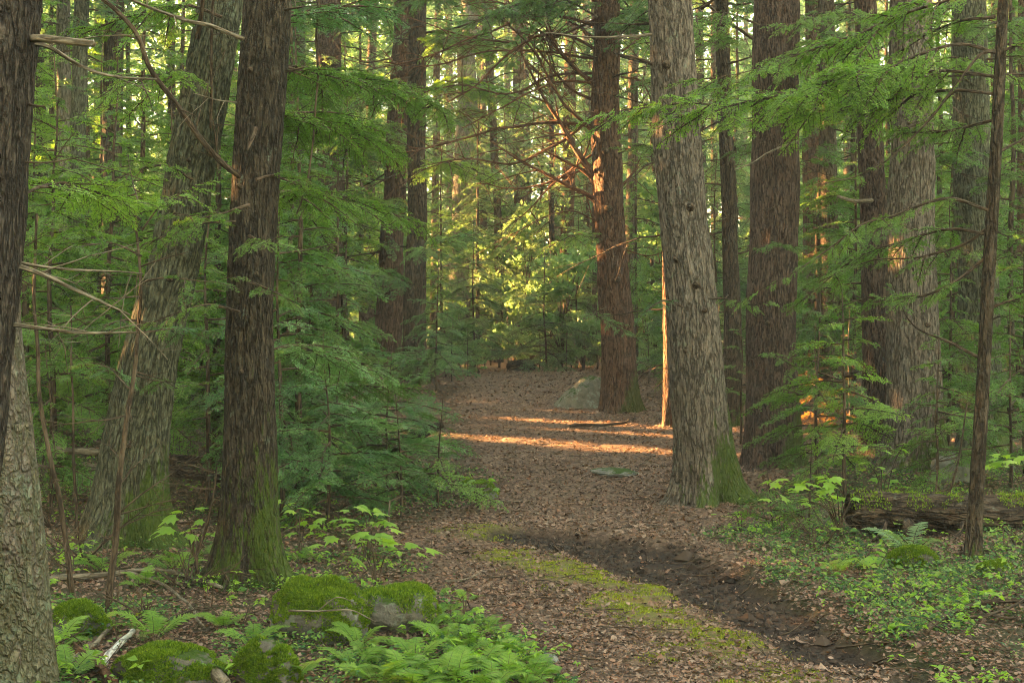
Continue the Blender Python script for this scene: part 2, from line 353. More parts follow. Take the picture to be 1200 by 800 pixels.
def ground_mat():
    k = NT('forest_floor'); tc = k.n("TexCoord"); o = tc.outputs["Object"]
    path = k.attr("path").outputs["Fac"]; mud = k.attr("mud").outputs["Fac"]; moss = k.attr("moss").outputs["Fac"]; grn = k.attr("green").outputs["Fac"]
    f1 = k.noise(o, 28, 6, 0.75); f2 = k.noise(o, 1.3, 3); f3 = k.noise(o, 110, 3, 0.7)
    vo = k.n("TexVoronoi"); vo.inputs["Scale"].default_value = 34; k.l(o, vo.inputs["Vector"])
    sv = k.n("SeparateColor"); k.l(vo.outputs["Color"], sv.inputs[0])
    base = k.ramp(k.math('ADD', k.math('MULTIPLY', f1, 0.6), k.math('MULTIPLY', sv.outputs[0], 0.4)), [(0.2, (0.058, 0.038, 0.027)), (0.5, (0.145, 0.093, 0.063)), (0.75, (0.25, 0.17, 0.118))])
    off = k.ramp(f1, [(0.3, (0.035, 0.025, 0.016)), (0.6, (0.09, 0.062, 0.04)), (0.75, (0.15, 0.10, 0.065))])
    col = k.mix(path, off, base)
    col = k.mix(k.math('MULTIPLY', grn, k.rng(f2, 0.35, 0.65, 0.15, 0.6)), col, k.mix(f1, (0.03, 0.06, 0.015), (0.075, 0.115, 0.025)))
    mm = k.math('MULTIPLY', moss, k.rng(k.noise(o, 30, 4, 0.8), 0.36, 0.60, 0.15, 1.0))
    col = k.mix(mm, col, k.mix(f3, (0.12, 0.12, 0.022), (0.20, 0.20, 0.035)))
    mc = k.ramp(f1, [(0.3, (0.015, 0.009, 0.006)), (0.6, (0.038, 0.024, 0.016)), (0.8, (0.065, 0.044, 0.031))])
    col = k.mix(mud, col, mc)
    rough = k.mix(mud, (0.9, 0.9, 0.9), (0.8, 0.8, 0.8))
    h = k.math('ADD', k.math('MULTIPLY', f1, 1.0), k.math('ADD', k.math('MULTIPLY', sv.outputs[1], 0.5), k.math('MULTIPLY', f3, 0.4)))
    return k.done(k.pr(col, rough, k.bump(h, 0.9, 0.03), 0.2))
M['ground'] = ground_mat()

# ------------------------------------------------------------------ ground sheet
ys = np.concatenate([np.linspace(-150, -20, 8), np.linspace(-12, 3.5, 10), np.arange(4, 35, 0.075), np.geomspace(35.2, 150, 50)])
xs = np.concatenate([-np.geomspace(150, 9.6, 36), np.arange(-9, 9.01, 0.075), np.geomspace(9.6, 150, 36)])
X, Y = np.meshgrid(xs, ys); Zg = Z(X, Y); gp, gm, gs = masks(X, Y)
green = (1 - gp) * np.clip(sstep(0.6, 1.8, X - 0.2) + 0.75 * sstep(0.2, 1.0, -X) , 0, 1) * (1 - sstep(16, 24, Y))
mb = MB(); nx = len(xs); ny = len(ys); ii = np.arange(ny - 1)[:, None]; jj = np.arange(nx - 1)[None]
mb.add(np.stack([X, Y, Zg], -1), np.stack([ii * nx + jj, ii * nx + jj + 1, (ii + 1) * nx + jj + 1, (ii + 1) * nx + jj], -1).reshape(-1, 4))
structure(mb.build("ground", M['ground'], attrs={'path': gp, 'mud': gm, 'moss': gs, 'green': green}))

# ------------------------------------------------------------------ trunks
def bark_disp(co, amp, width, q):
    p = co * np.array([1, 1, 1.0]) / width
    a = 1 - np.abs(2 * fbm(p + q, 3) - 1); b = fbm(p * 2.7 + q + 31, 2)
    return amp * ((a ** 2) * 1.3 - 0.7 + (b - 0.5) * 0.7)
def trunk_mesh(P, r, mat, parent, seg=64, step=0.05, amp=0.012, width=0.05, flare=0.3, nb=5, q=0.0, name="trunk"):
    """P: axis from below the ground up, r: radii. Furrowed surface with root flare."""
    L = np.concatenate([[0], np.cumsum(np.linalg.norm(np.diff(P, axis=0), axis=1))])
    n = max(8, int(L[-1] / step)); s = np.linspace(0, L[-1], n)
    C = np.stack([np.interp(s, L, P[:, k]) for k in range(3)], -1); rr = np.interp(s, L, r)
    for _ in range(3):                       # round the bends off
        w_ = max(1, int(0.30 / step)); ker = np.ones(2 * w_ + 1) / (2 * w_ + 1)
        pad = lambda a: np.concatenate([2 * a[0] - a[w_:0:-1], a, 2 * a[-1] - a[-2:-w_ - 2:-1]])
        C = np.stack([np.convolve(pad(C[:, k]), ker, 'valid') for k in range(3)], -1); rr = np.convolve(pad(rr), ker, 'valid')
    w = np.stack([fbm(np.stack([s / 1.3 + q * 3 + k * 17, s * 0, s * 0 + q], -1), 2) - 0.5 for k in range(2)], -1) * 0.5 * rr.mean()
    w *= sstep(0.2, 2.0, s)[:, None]; C[:, 0] += w[:, 0]; C[:, 1] += w[:, 1]
    T, N, B = frames(C); a = np.arange(seg) / seg * 2 * math.pi
    h = s - 0.3
    co = np.stack([np.cos(a)[None] * rr[:, None], np.sin(a)[None] * rr[:, None], np.broadcast_to(h[:, None] * 0.2, (n, seg))], -1)
    fl = flare * 1.25 * (np.exp(-np.maximum(h, -0.1) / 0.30) + .6 * np.exp(-np.maximum(h, -.1) / .08))[:, None] * (0.6 + 0.6 * np.cos(nb * a + q * 5)[None] + 0.3 * np.cos(3 * a + q)[None])
    lump = (fbm(co * np.array([1, 1, 2.5]) / 0.35 + q, 2) - 0.5) * 0.16
    rad = rr[:, None] * (1 + fl + lump) + bark_disp(co, amp, width, q * 13.7)
    V = C[:, None] + (N[:, None] * np.cos(a)[None, :, None] + B[:, None] * np.sin(a)[None, :, None]) * rad[..., None]
    i = np.arange(n - 1)[:, None]; j = np.arange(seg)[None]; k = (j + 1) % seg
    mb = MB(); mb.add(V, np.stack([i * seg + j, i * seg + k, (i + 1) * seg + k, (i + 1) * seg + j], -1).reshape(-1, 4), None, 0, co)
    o = mb.build(name, mat, parent)
    return o, C, rr
TREES = {}
def big_tree(key, label, pts, d, mat, seg=64, step=0.05, amp=0.012, width=0.05, flare=0.3, nb=5, H=13.0, name="tree", cat="tree", group=None):
    """pts: (px, py, width in px) of the trunk in the photograph from its foot up; d: its distance"""
    pts = sorted(pts, key=lambda t: -t[1]); P = np.array([W(a, b, d) for a, b, _ in pts]); r = np.array([w / 2 / F * d for *_, w in pts])
    foot = np.array([P[0, 0], d, z1(P[0, 0], d)])
    P[0] = foot; down = foot - np.array([0, 0, 0.3]); P = np.concatenate([[down], P]); r = np.concatenate([[r[0]], r])
    if P[-1, 2] < H:
        v = (P[-1] - P[-2]) / max(P[-1, 2] - P[-2, 2], 0.2); add = P[-1] + v * (H - P[-1, 2]) * np.array([.6, .6, 1]); P = np.concatenate([P, [add]]); r = np.concatenate([r, [r[-1] * 0.6]])
    q = (sum(map(ord, key)) % 97) * 0.37
    root = thing(name, label, cat, tuple(foot), group)
    o, C, rr = trunk_mesh(P, r, mat, root, seg, step, amp, width, flare, nb, q)
    TREES[key] = (root, C, rr, d); return root

# ------------------------------------------------------------------ hemlock branches (wood = slot 0, needles = slot 1)
def needles(mb, p0, dr, ln, up, rng, sp, nl, nw, m=1):
    """flat rows of needles on both sides of every twig"""
    cnt = np.maximum(2, (ln / sp).astype(int)); idx = np.repeat(np.arange(len(ln)), cnt)
    st = np.concatenate([[0], np.cumsum(cnt)[:-1]]); k = np.arange(len(idx)) - st[idx]
    t = (k + 0.5 + rng.uniform(-.3, .3, len(idx))) / cnt[idx]; side = np.where(k % 2 == 0, 1.0, -1.0)
    d = dr[idx]; u = up[idx]; lat = nrm(np.cross(u, d)) * side[:, None]
    pos = p0[idx] + d * (ln[idx] * t)[:, None]
    a = R(58) + rng.uniform(-.25, .25, len(idx))
    e = nrm(d * np.cos(a)[:, None] + lat * np.sin(a)[:, None] + u * rng.normal(0, 0.22, len(idx))[:, None])
    L = nl * rng.uniform(.7, 1.2, len(idx)) * (1 - 0.35 * t)
    w = nrm(np.cross(u + rng.normal(0, .35, (len(idx), 3)), e)) * nw * 0.5
    V = np.stack([pos, pos + e * (L * .5)[:, None] + w, pos + e * L[:, None], pos + e * (L * .5)[:, None] - w], 1).reshape(-1, 3)
    mb.add(V, np.arange(len(V)).reshape(-1, 4), None, m)
def axis_curve(L, rng, n=14, droop=0.16, lift=0.10):
    t = np.linspace(0, 1, n); P = np.stack([t * L, t * 0, L * (lift * t - droop * t * t * 1.4)], -1)
    return wiggle(P, 0.035 * L, rng, 0.35 * L)
def spray_on(mb, P, rng, reach, t0=0.15, sp2=0.07, sp3=0.036, spn=0.011, nl=0.017, nw=0.0055, r0=0.008, tip=True, flat=0.15, up0=np.array([0, 0, 1.0]), wood=True):
    """side twigs with needles along an axis P; reach(t) = length of side twig"""
    L = np.concatenate([[0], np.cumsum(np.linalg.norm(np.diff(P, axis=0), axis=1))]); T = nrm(np.gradient(P, axis=0))
    n2_ = max(3, int(L[-1] * (1 - t0) / sp2)); P0 = []; DR = []; LN = []; UP = []
    for i in range(n2_):
        t = t0 + (1 - t0) * (i + rng.uniform(0.1, .9)) / n2_; s = t * L[-1]
        if rng.random() < 0.12: continue
        p = np.array([np.interp(s, L, P[:, k]) for k in range(3)]); d = nrm(np.array([np.interp(s, L, T[:, k]) for k in range(3)]))
        lat = nrm(np.cross(up0, d)) * (1 if i % 2 else -1); a = R(rng.uniform(42, 64))
        up = nrm(up0 + rng.normal(0, flat, 3)); l = reach(t) * rng.uniform(.65, 1.15)
        if l < 0.03: continue
        e = nrm(d * math.cos(a) + lat * math.sin(a) + up * rng.normal(0, 0.10)); ns = 4; q = [p]
        dd = e.copy()
        for _ in range(ns):
            q.append(q[-1] + dd * l / ns); dd = nrm(dd + d * 0.10 - up0 * rng.uniform(.04, .26))
        q = np.array(q)
        if wood: tube(mb, q, np.linspace(r0 * 0.45, r0 * 0.12, ns + 1), 3, 0, False)
        for a_, b_ in zip(q[:-1], q[1:]):
            v = b_ - a_; P0.append(a_); LN.append(np.linalg.norm(v)); DR.append(v / LN[-1]); UP.append(up)
        m3 = int(l / sp3)
        for j in range(m3):
            tt = (j + rng.uniform(.2, .9)) / m3; f = tt * ns; ia = min(int(f), ns - 1); pp = q[ia] + (q[ia + 1] - q[ia]) * (f - ia); d3 = nrm(q[ia + 1] - q[ia])
            la = nrm(np.cross(up, d3)) * (1 if j % 2 else -1); a3 = R(rng.uniform(40, 60))
            P0.append(pp); DR.append(nrm(d3 * math.cos(a3) + la * math.sin(a3) + up * rng.normal(0, .13))); LN.append(max(0.02, min(0.19, l * 0.50) * (1 - 0.75 * tt) * rng.uniform(.6, 1.1))); UP.append(up)
    if P0: needles(mb, np.array(P0), np.array(DR), np.array(LN), np.array(UP), rng, spn, nl, nw)
def hemlock_branch(seed, L, **kw):
    rng = np.random.default_rng(seed); mb = MB(); dr = kw.pop('droop', 0.16); li = kw.pop('lift', 0.10); fl = kw.pop('full', 0.42)
    P = axis_curve(L, rng, droop=dr, lift=li); r0 = 0.006 + 0.0055 * L
    tube(mb, P, np.linspace(r0, r0 * .2, len(P)), 5, 0, False)
    spray_on(mb, P, rng, lambda t: fl * L * (1.02 - t) ** 0.75 * min(1, 0.35 + 2.2 * t), r0=r0, **kw)
    return mb.mesh("hemlock_branch", [M['twig'], M['needle_green']], smooth=False)
BR = {}
for L_ in (0.5, 0.85, 1.3, 1.8):
    big = L_ > 1
    BR[L_] = [hemlock_branch(int(L_ * 100) + k, L_, sp2=0.022 + 0.013 * L_, sp3=0.021 if not big else 0.026, spn=0.0068, nl=0.024, nw=0.0115, flat=0.32) for k in range(4)]
def far_branch(seed, L): return hemlock_branch(seed, L, sp2=0.05, sp3=0.04, spn=0.02, nl=0.07, nw=0.03, droop=0.24, full=0.40, wood=False)
def basis(pos, yaw, pitch, s, roll=0.0):
    return Matrix.Translation(Vector(pos)) @ Matrix.Rotation(yaw, 4, 'Z') @ Matrix.Rotation(-pitch, 4, 'Y') @ Matrix.Rotation(roll, 4, 'X') @ Matrix.Scale(s, 4)
def branches_on(root, C, rng, z0, z1_, n, reach, needle, Lmin=0.3, keep=None, gap=0.0, pitch=(-0.45, 0.15)):
    """hemlock branches as parts on a trunk axis C (world), between the heights z0 and z1_ above the root"""
    base = np.array(root.location); H = C[:, 2] - base[2]; az = rng.uniform(0, 6.28); k = 0
    for i in range(n):
        t = (i + rng.uniform(.1, .9)) / n; z = z0 + (z1_ - z0) * t; az += 2.4 + rng.uniform(-.4, .4)
        l = reach(t) * rng.uniform(.45, 1.2)
        if l < Lmin or (keep is not None and not keep(az, t)): continue
        b = min(BR, key=lambda q: abs(math.log(q / l))); p = np.array([np.interp(z, H, C[:, j]) for j in range(3)]) - base
        put("branch", BR[b][int(rng.integers(4))], root, basis(p, az, rng.uniform(*pitch) + 0.35 * t * t, l / b, rng.uniform(-.55, .55)), {1: needle}); k += 1
    return k
def sapling(label, px, d, H, spread, needle, n=20, z0=0.25, seed=0, lean=(0, 0), group=None, name="hemlock_sapling", keep=None, r=None, at=None, power=0.75, twig=None):
    rng = np.random.default_rng(seed * 7 + 5); b = D(px, d) if at is None else at
    root = thing(name, label, "sapling", tuple(b), group); r = r or 0.008 + 0.0065 * H
    P = np.array([[b[0] + lean[0] * t * t, b[1] + lean[1] * t * t, b[2] - 0.1 + t * (H + .1)] for t in np.linspace(0, 1, 18)]); P = wiggle(P, 0.03 * min(H, 2), rng, 0.9)
    mb = MB(); tube(mb, P, np.linspace(r, r * .15, 18), 7, 0); mb.build("trunk", twig or M['twig'], root)
    branches_on(root, P, rng, z0, H * 0.985, n, lambda t: spread * (1.03 - t) ** power, needle, 0.16, keep)
    return root

# crowns of the mature trees, mesh data shared between trees (z = 0 at the lowest branch)
FAR_BR = []
for k in range(5):
    m_ = far_branch(900 + k, 1.0)
    V_ = np.empty(len(m_.vertices) * 3, np.float32); m_.vertices.foreach_get("co", V_); V_ = V_.reshape(-1, 3)
    Lq = [list(p.vertices) for p in m_.polygons]; Mq = np.array([p.material_index for p in m_.polygons])
    qi = np.array([len(v) == 4 for v in Lq]); FAR_BR.append((V_, np.array([v for v in Lq if len(v) == 4]), Mq[qi])); bpy.data.meshes.remove(m_)
def crown_mesh(seed, Hc, Rb, nb, needle, bare=0.25):
    rng = np.random.default_rng(seed); mb = MB(); az = 0
    for i in range(nb):
        t = (i + rng.random()) / nb; az += 2.4 + rng.uniform(-.5, .5); l = Rb * (1.04 - t) ** 0.7 * rng.uniform(.55, 1.15) * min(1, .55 + 2 * t)
        p = np.array([0, 0, Hc * t])
        if t < bare and rng.random() < 0.55:     # dead lower limb
            e = np.array([math.cos(az), math.sin(az), rng.uniform(-.25, .15)]); Q = wiggle(np.array([p + e * l * .9 * s for s in np.linspace(0, 1, 8)]), .08, rng, .5)
            tube(mb, Q, np.linspace(.022, .004, 8), 4, 0, False)
            for _ in range(5):
                s0 = int(rng.integers(2, 7)); v = rng.normal(0, 1, 3) * [1, 1, .5]; tube(mb, wiggle(np.array([Q[s0] + v * .3 * s for s in np.linspace(0, 1, 5)]), .03, rng, .3), np.linspace(.008, .002, 5), 3, 0, False)
            continue
        V, q, m = FAR_BR[int(rng.integers(5))]; A = np.array(basis(p, az, rng.uniform(-.55, .05) + .3 * t, l, rng.uniform(-.6, .6)))
        mb.add(V @ A[:3, :3].T + A[:3, 3], q, None, m)
    return mb.mesh("crown", [M['twig'], needle], smooth=False)
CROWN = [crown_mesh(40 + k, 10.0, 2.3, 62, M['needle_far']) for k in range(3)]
HIGH = [crown_mesh(60 + k, 7.0, 2.4, 16, M['needle_green'], 0.1) for k in range(2)]

# leafy clumps for the broad-leaved shrubs
def leaf_cloud(mb, c, rad, n, size, rng, m=0, up=0.6, fold=0.25):
    p = rng.normal(0, 1, (n, 3)); p = nrm(p) * (rng.random(n) ** (1 / 2.2))[:, None] * rad + c
    nn = nrm(rng.normal(0, 1, (n, 3)) + np.array([0, 0, up * 2])); e = nrm(np.cross(nn, rng.normal(0, 1, (n, 3)))); s = nrm(np.cross(nn, e))
    L = (size * rng.uniform(.6, 1.25, n))[:, None]; w = L * 0.33
    V = np.stack([p, p + e * L * .45 + s * w - nn * L * .08, p + e * L - nn * L * fold, p + e * L * .45 - s * w - nn * L * .08], 1).reshape(-1, 3)
    mb.add(V, np.arange(len(V)).reshape(-1, 4), None, m)
def shrub_mesh(seed, H, Rr, nc, nl, size):
    rng = np.random.default_rng(seed); f = MB(); s = MB()
    for i in range(nc):
        a = rng.uniform(0, 6.28); h = H * rng.uniform(.18, 1); rr = Rr * rng.uniform(.1, 1) * (1 - .5 * h / H); c = np.array([rr * math.cos(a), rr * math.sin(a), h])
        leaf_cloud(f, c, np.array([.42, .42, .16]) * rng.uniform(.6, 1.3) * max(Rr, .6) * .75, int(nl / nc), size, rng)
        Q = curve([[0, 0, -.1], [c[0] * .25, c[1] * .25, h * .6], c], 8); tube(s, wiggle(Q, .03, rng, .5), np.linspace(.016, .004, 8), 4, 0, False)
    return s.mesh("stem", [M['twig']]), f.mesh("foliage", [M['leaf_far']], smooth=False)
SHRUB = [shrub_mesh(300 + k, 3.2, 1.3, 16, 2600, 0.13) for k in range(5)]

# ------------------------------------------------------------------ the big trunks
big_tree("T1", "dark furrowed trunk cut by the left picture edge, leaning, with dead branch stubs", [(-105, 900, 110), (-49, 500, 104), (-35, 400, 102), (-24, 300, 98), (-12, 200, 94), (-5, 100, 92), (3, 0, 90)], 5.4, M['bark_near'], 120, 0.02, 0.009, 0.032, 0.1)
big_tree("T2", "pale flaking birch trunk in the lower left corner, behind the dark furrowed trunk", [(2, 950, 128), (-2, 800, 120), (-4, 700, 114), (-5, 600, 106), (-6, 500, 92), (-10, 400, 74), (-12, 300, 68), (-20, 0, 56)], 6.3, M['bark_birch'], 96, 0.025, 0.005, 0.06, 0.05, name="birch_tree")
big_tree("T3", "wide grey ridged trunk leaning to the right behind the straight mossy trunk", [(146, 645, 92), (150, 600, 84), (158, 520, 72), (166, 470, 70), (182, 400, 63), (196, 340, 58), (221, 230, 56), (236, 150, 54), (249, 60, 52), (262, 0, 50)], 11.0, M['bark_ash'], 112, 0.03, 0.016, 0.045, 0.40, 4)
big_tree("T4", "straight dark brown trunk with moss climbing its foot, beside the mossy boulder", [(295, 687, 76), (294, 640, 66), (292, 560, 61), (291, 480, 59), (292, 400, 54), (297, 310, 53), (300, 200, 55), (307, 100, 56), (313, 0, 55)], 9.4, M['bark_dark'], 112, 0.025, 0.012, 0.036, 0.40)
big_tree("T12", "large grey brown trunk beside the path, its foot green with moss", [(829, 590, 66), (825, 540, 66), (818, 470, 65), (813, 400, 61), (803, 300, 57), (797, 230, 55), (794, 130, 54), (788, 0, 49)], 14.0, M['bark_big'], 128, 0.03, 0.014, 0.042, 0.40, 5)
big_tree("T14", "thick red brown straight trunk standing just right of the mossy footed one", [(905, 548, 64), (905, 500, 61), (906, 400, 57), (908, 200, 56), (908, 0, 53)], 16.3, M['bark_red'], 112, 0.035, 0.012, 0.04, 0.18)
big_tree("T17", "wide grey furrowed trunk rising behind the rotten log", [(1073, 566, 70), (1073, 520, 64), (1073, 400, 58), (1069, 300, 55), (1066, 150, 48), (1064, 0, 42)], 15.6, M['bark_big'], 112, 0.035, 0.016, 0.045, 0.40)
big_tree("T10", "rusty brown trunk beside the boulder with dead sunlit limbs", [(728, 483, 44), (726, 440, 40), (723, 370, 38), (719, 300, 35), (714, 240, 35), (711, 130, 34), (711, 0, 29)], 22.0, M['bark_rust'], 80, 0.045, 0.014, 0.045, 0.16)
big_tree("T11", "slim rusty trunk with a sunlit left side beside the large mossy trunk", [(785, 505, 17), (785, 440, 15), (783, 300, 13), (780, 100, 12), (778, 0, 11)], 20.0, M['bark_rust'], 40, 0.06, 0.008, 0.04, 0.15)
big_tree("T13", "slim dark trunk between the two thick trunks right of the path", [(858, 500, 23), (858, 400, 21), (856, 250, 18), (849, 100, 17), (846, 0, 15)], 20.2, M['bark_thin'], 40, 0.06, 0.008, 0.04, 0.15)
big_tree("T16", "medium grey brown trunk close on the left of the wide furrowed one", [(1028, 540, 38), (1028, 400, 34), (1025, 250, 31), (1017, 100, 27), (1012, 0, 24)], 17.0, M['bark_red'], 72, 0.045, 0.012, 0.04, 0.15)
big_tree("T18", "grey lichen spotted trunk behind the thin leaning sapling on the right", [(1152, 520, 54), (1148, 400, 48), (1141, 250, 42), (1137, 100, 40), (1134, 0, 38)], 17.6, M['bark_ash'], 80, 0.045, 0.014, 0.045, 0.2)
big_tree("T5", "dark straight trunk at the left of the crest, standing before its brown twin", [(486, 444, 31), (486, 400, 27), (487, 300, 24), (489, 150, 21), (490, 0, 20)], 27.0, M['bark_thin'], 56, 0.06, 0.014, 0.05, 0.2)
big_tree("T5b", "red brown twin trunk half hidden by the dark straight one at the crest", [(452, 436, 34), (457, 330, 30), (463, 230, 26), (468, 100, 24), (474, 0, 22)], 29.0, M['bark_rust'], 56, 0.06, 0.014, 0.05, 0.2)
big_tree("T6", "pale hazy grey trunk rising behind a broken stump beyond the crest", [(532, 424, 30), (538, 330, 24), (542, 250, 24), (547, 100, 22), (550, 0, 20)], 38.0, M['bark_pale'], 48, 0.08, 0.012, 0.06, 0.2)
big_tree("T7", "slim straight brown trunk in the middle of the far woods", [(614, 421, 18), (611, 330, 15), (608, 200, 14), (606, 0, 12)], 41.0, M['bark_far'], 32, 0.1, 0.010, 0.06, 0.2)
big_tree("T9", "brown trunk in the far woods, second left of the rusty trunk", [(660, 428, 18), (662, 330, 17), (666, 200, 15), (668, 0, 13)], 36.0, M['bark_rust'], 32, 0.1, 0.010, 0.06, 0.2)
big_tree("T10b", "slim brown trunk seen along the right side of the rusty trunk", [(741, 440, 14), (739, 300, 13), (742, 150, 12), (744, 0, 11)], 30.0, M['bark_far'], 32, 0.1, 0.008, 0.06, 0.15)
big_tree("T15", "rusty trunk behind the gap right of the thick red brown trunk", [(950, 480, 22), (950, 300, 20), (951, 100, 18), (952, 0, 17)], 25.0, M['bark_rust'], 40, 0.08, 0.010, 0.05, 0.15)
big_tree("T15b", "grey brown trunk beside the rusty one in the gap on the right", [(975, 470, 24), (973, 300, 22), (970, 150, 19), (968, 0, 17)], 23.0, M['bark_far'], 40, 0.08, 0.010, 0.05, 0.15)
big_tree("T20", "slim rusty trunk at the right picture edge catching orange light", [(1198, 470, 15), (1199, 300, 14), (1200, 100, 13), (1200, 0, 12)], 22.0, M['bark_rust'], 32, 0.08, 0.008, 0.05, 0.15)
big_tree("T23", "red brown trunk in the left woods just right of the straight mossy trunk", [(392, 470, 36), (390, 300, 33), (386, 150, 30), (384, 0, 28)], 27.0, M['bark_red'], 48, 0.07, 0.012, 0.05, 0.2)
big_tree("T23b", "slimmer brown trunk close beside the straight mossy trunk, half hidden by needles", [(352, 465, 22), (350, 250, 20), (347, 0, 18)], 28.0, M['bark_red'], 40, 0.08, 0.010, 0.05, 0.2)
big_tree("T21", "pale grey trunk in the upper left, left of the lichen patched one", [(78, 470, 19), (77, 200, 17), (74, 0, 15)], 25.0, M['bark_pale'], 40, 0.08, 0.010, 0.05, 0.15)
big_tree("T22", "pale lichen patched trunk in the upper left near the leaning trunk", [(90, 470, 20), (91, 200, 18), (95, 0, 17)], 23.0, M['bark_ash'], 40, 0.08, 0.010, 0.05, 0.15)
big_tree("T24", "dark crooked trunk in the upper left between the pale and leaning trunks", [(128, 470, 26), (131, 200, 24), (133, 0, 22)], 24.0, M['bark_thin'], 40, 0.08, 0.012, 0.05, 0.15)
big_tree("T8", "thin brown trunk leaning left beside the pale hazy trunk", [(585, 424, 10), (583, 250, 9), (576, 130, 9), (570, 0, 8)], 38.0, M['bark_far'], 24, 0.12, 0.008, 0.06, 0.15)
far = [(508, 42, 10), (566, 46, 9), (598, 52, 9), (636, 48, 10), (648, 34, 7), (690, 46, 12), (697, 38, 6), (765, 34, 16), (772, 42, 9), (826, 40, 12), (838, 34, 9), (872, 36, 10), (955, 44, 12), (992, 38, 14), (1004, 34, 9),
       (1112, 30, 13), (1176, 34, 14), (1188, 28, 10), (430, 36, 14), (412, 44, 10), (330, 36, 12), (240, 34, 14), (205, 30, 12), (160, 38, 12), (110, 34, 14), (52, 30, 14), (20, 38, 14), (1040, 46, 10), (930, 48, 9), (528, 55, 10), (622, 58, 8), (675, 60, 9), (720, 55, 9), (558, 60, 8), (470, 52, 10), (808, 52, 10), (890, 60, 10), (980, 58, 10), (1090, 52, 12), (1150, 56, 10), (380, 58, 10), (280, 54, 12)]
rngF = np.random.default_rng(77)
far = [t for k_, t in enumerate(far) if k_ % 4 != 3]
for i, (px, d, w) in enumerate(far):
    ln = rngF.uniform(-9, 9); mat = M[['bark_far', 'bark_red', 'bark_far', 'bark_dark'][i % 4]]
    r_ = big_tree(f"F{i}", "slender distant trunk among the hazy trees of the far woods", [(px, 430, w), (px + ln * .5, 200, w * .85), (px + ln, 0, w * .7)], d, mat, 20, 0.15, 0.006, 0.07, 0.15, H=15, group="slender trunks in the far woods")
# crowns: mature trees carry theirs above the picture, the farther ones come down into it
for k, (root, C, rr, d) in list(TREES.items()):
    rng = np.random.default_rng(sum(map(ord, k)) * 3 + 1); base = np.array(root.location); H = C[:, 2] - base[2]
    if k[0] == 'F' or d > 27:
        z = rng.uniform(1.6, 4.2); s = rng.uniform(.75, 1.15); me = CROWN[int(rng.integers(3))]
    elif d > 19: z = rng.uniform(4.5, 6.0); s = rng.uniform(.8, 1.0); me = CROWN[int(rng.integers(3))]
    else: z = rng.uniform(7.5, 9); s = 1.0; me = HIGH[int(rng.integers(2))]
    p = np.array([np.interp(z, H, C[:, j]) for j in range(3)]) - base
    put("crown", me, root, basis(p, rng.uniform(0, 6.28), 0, s))

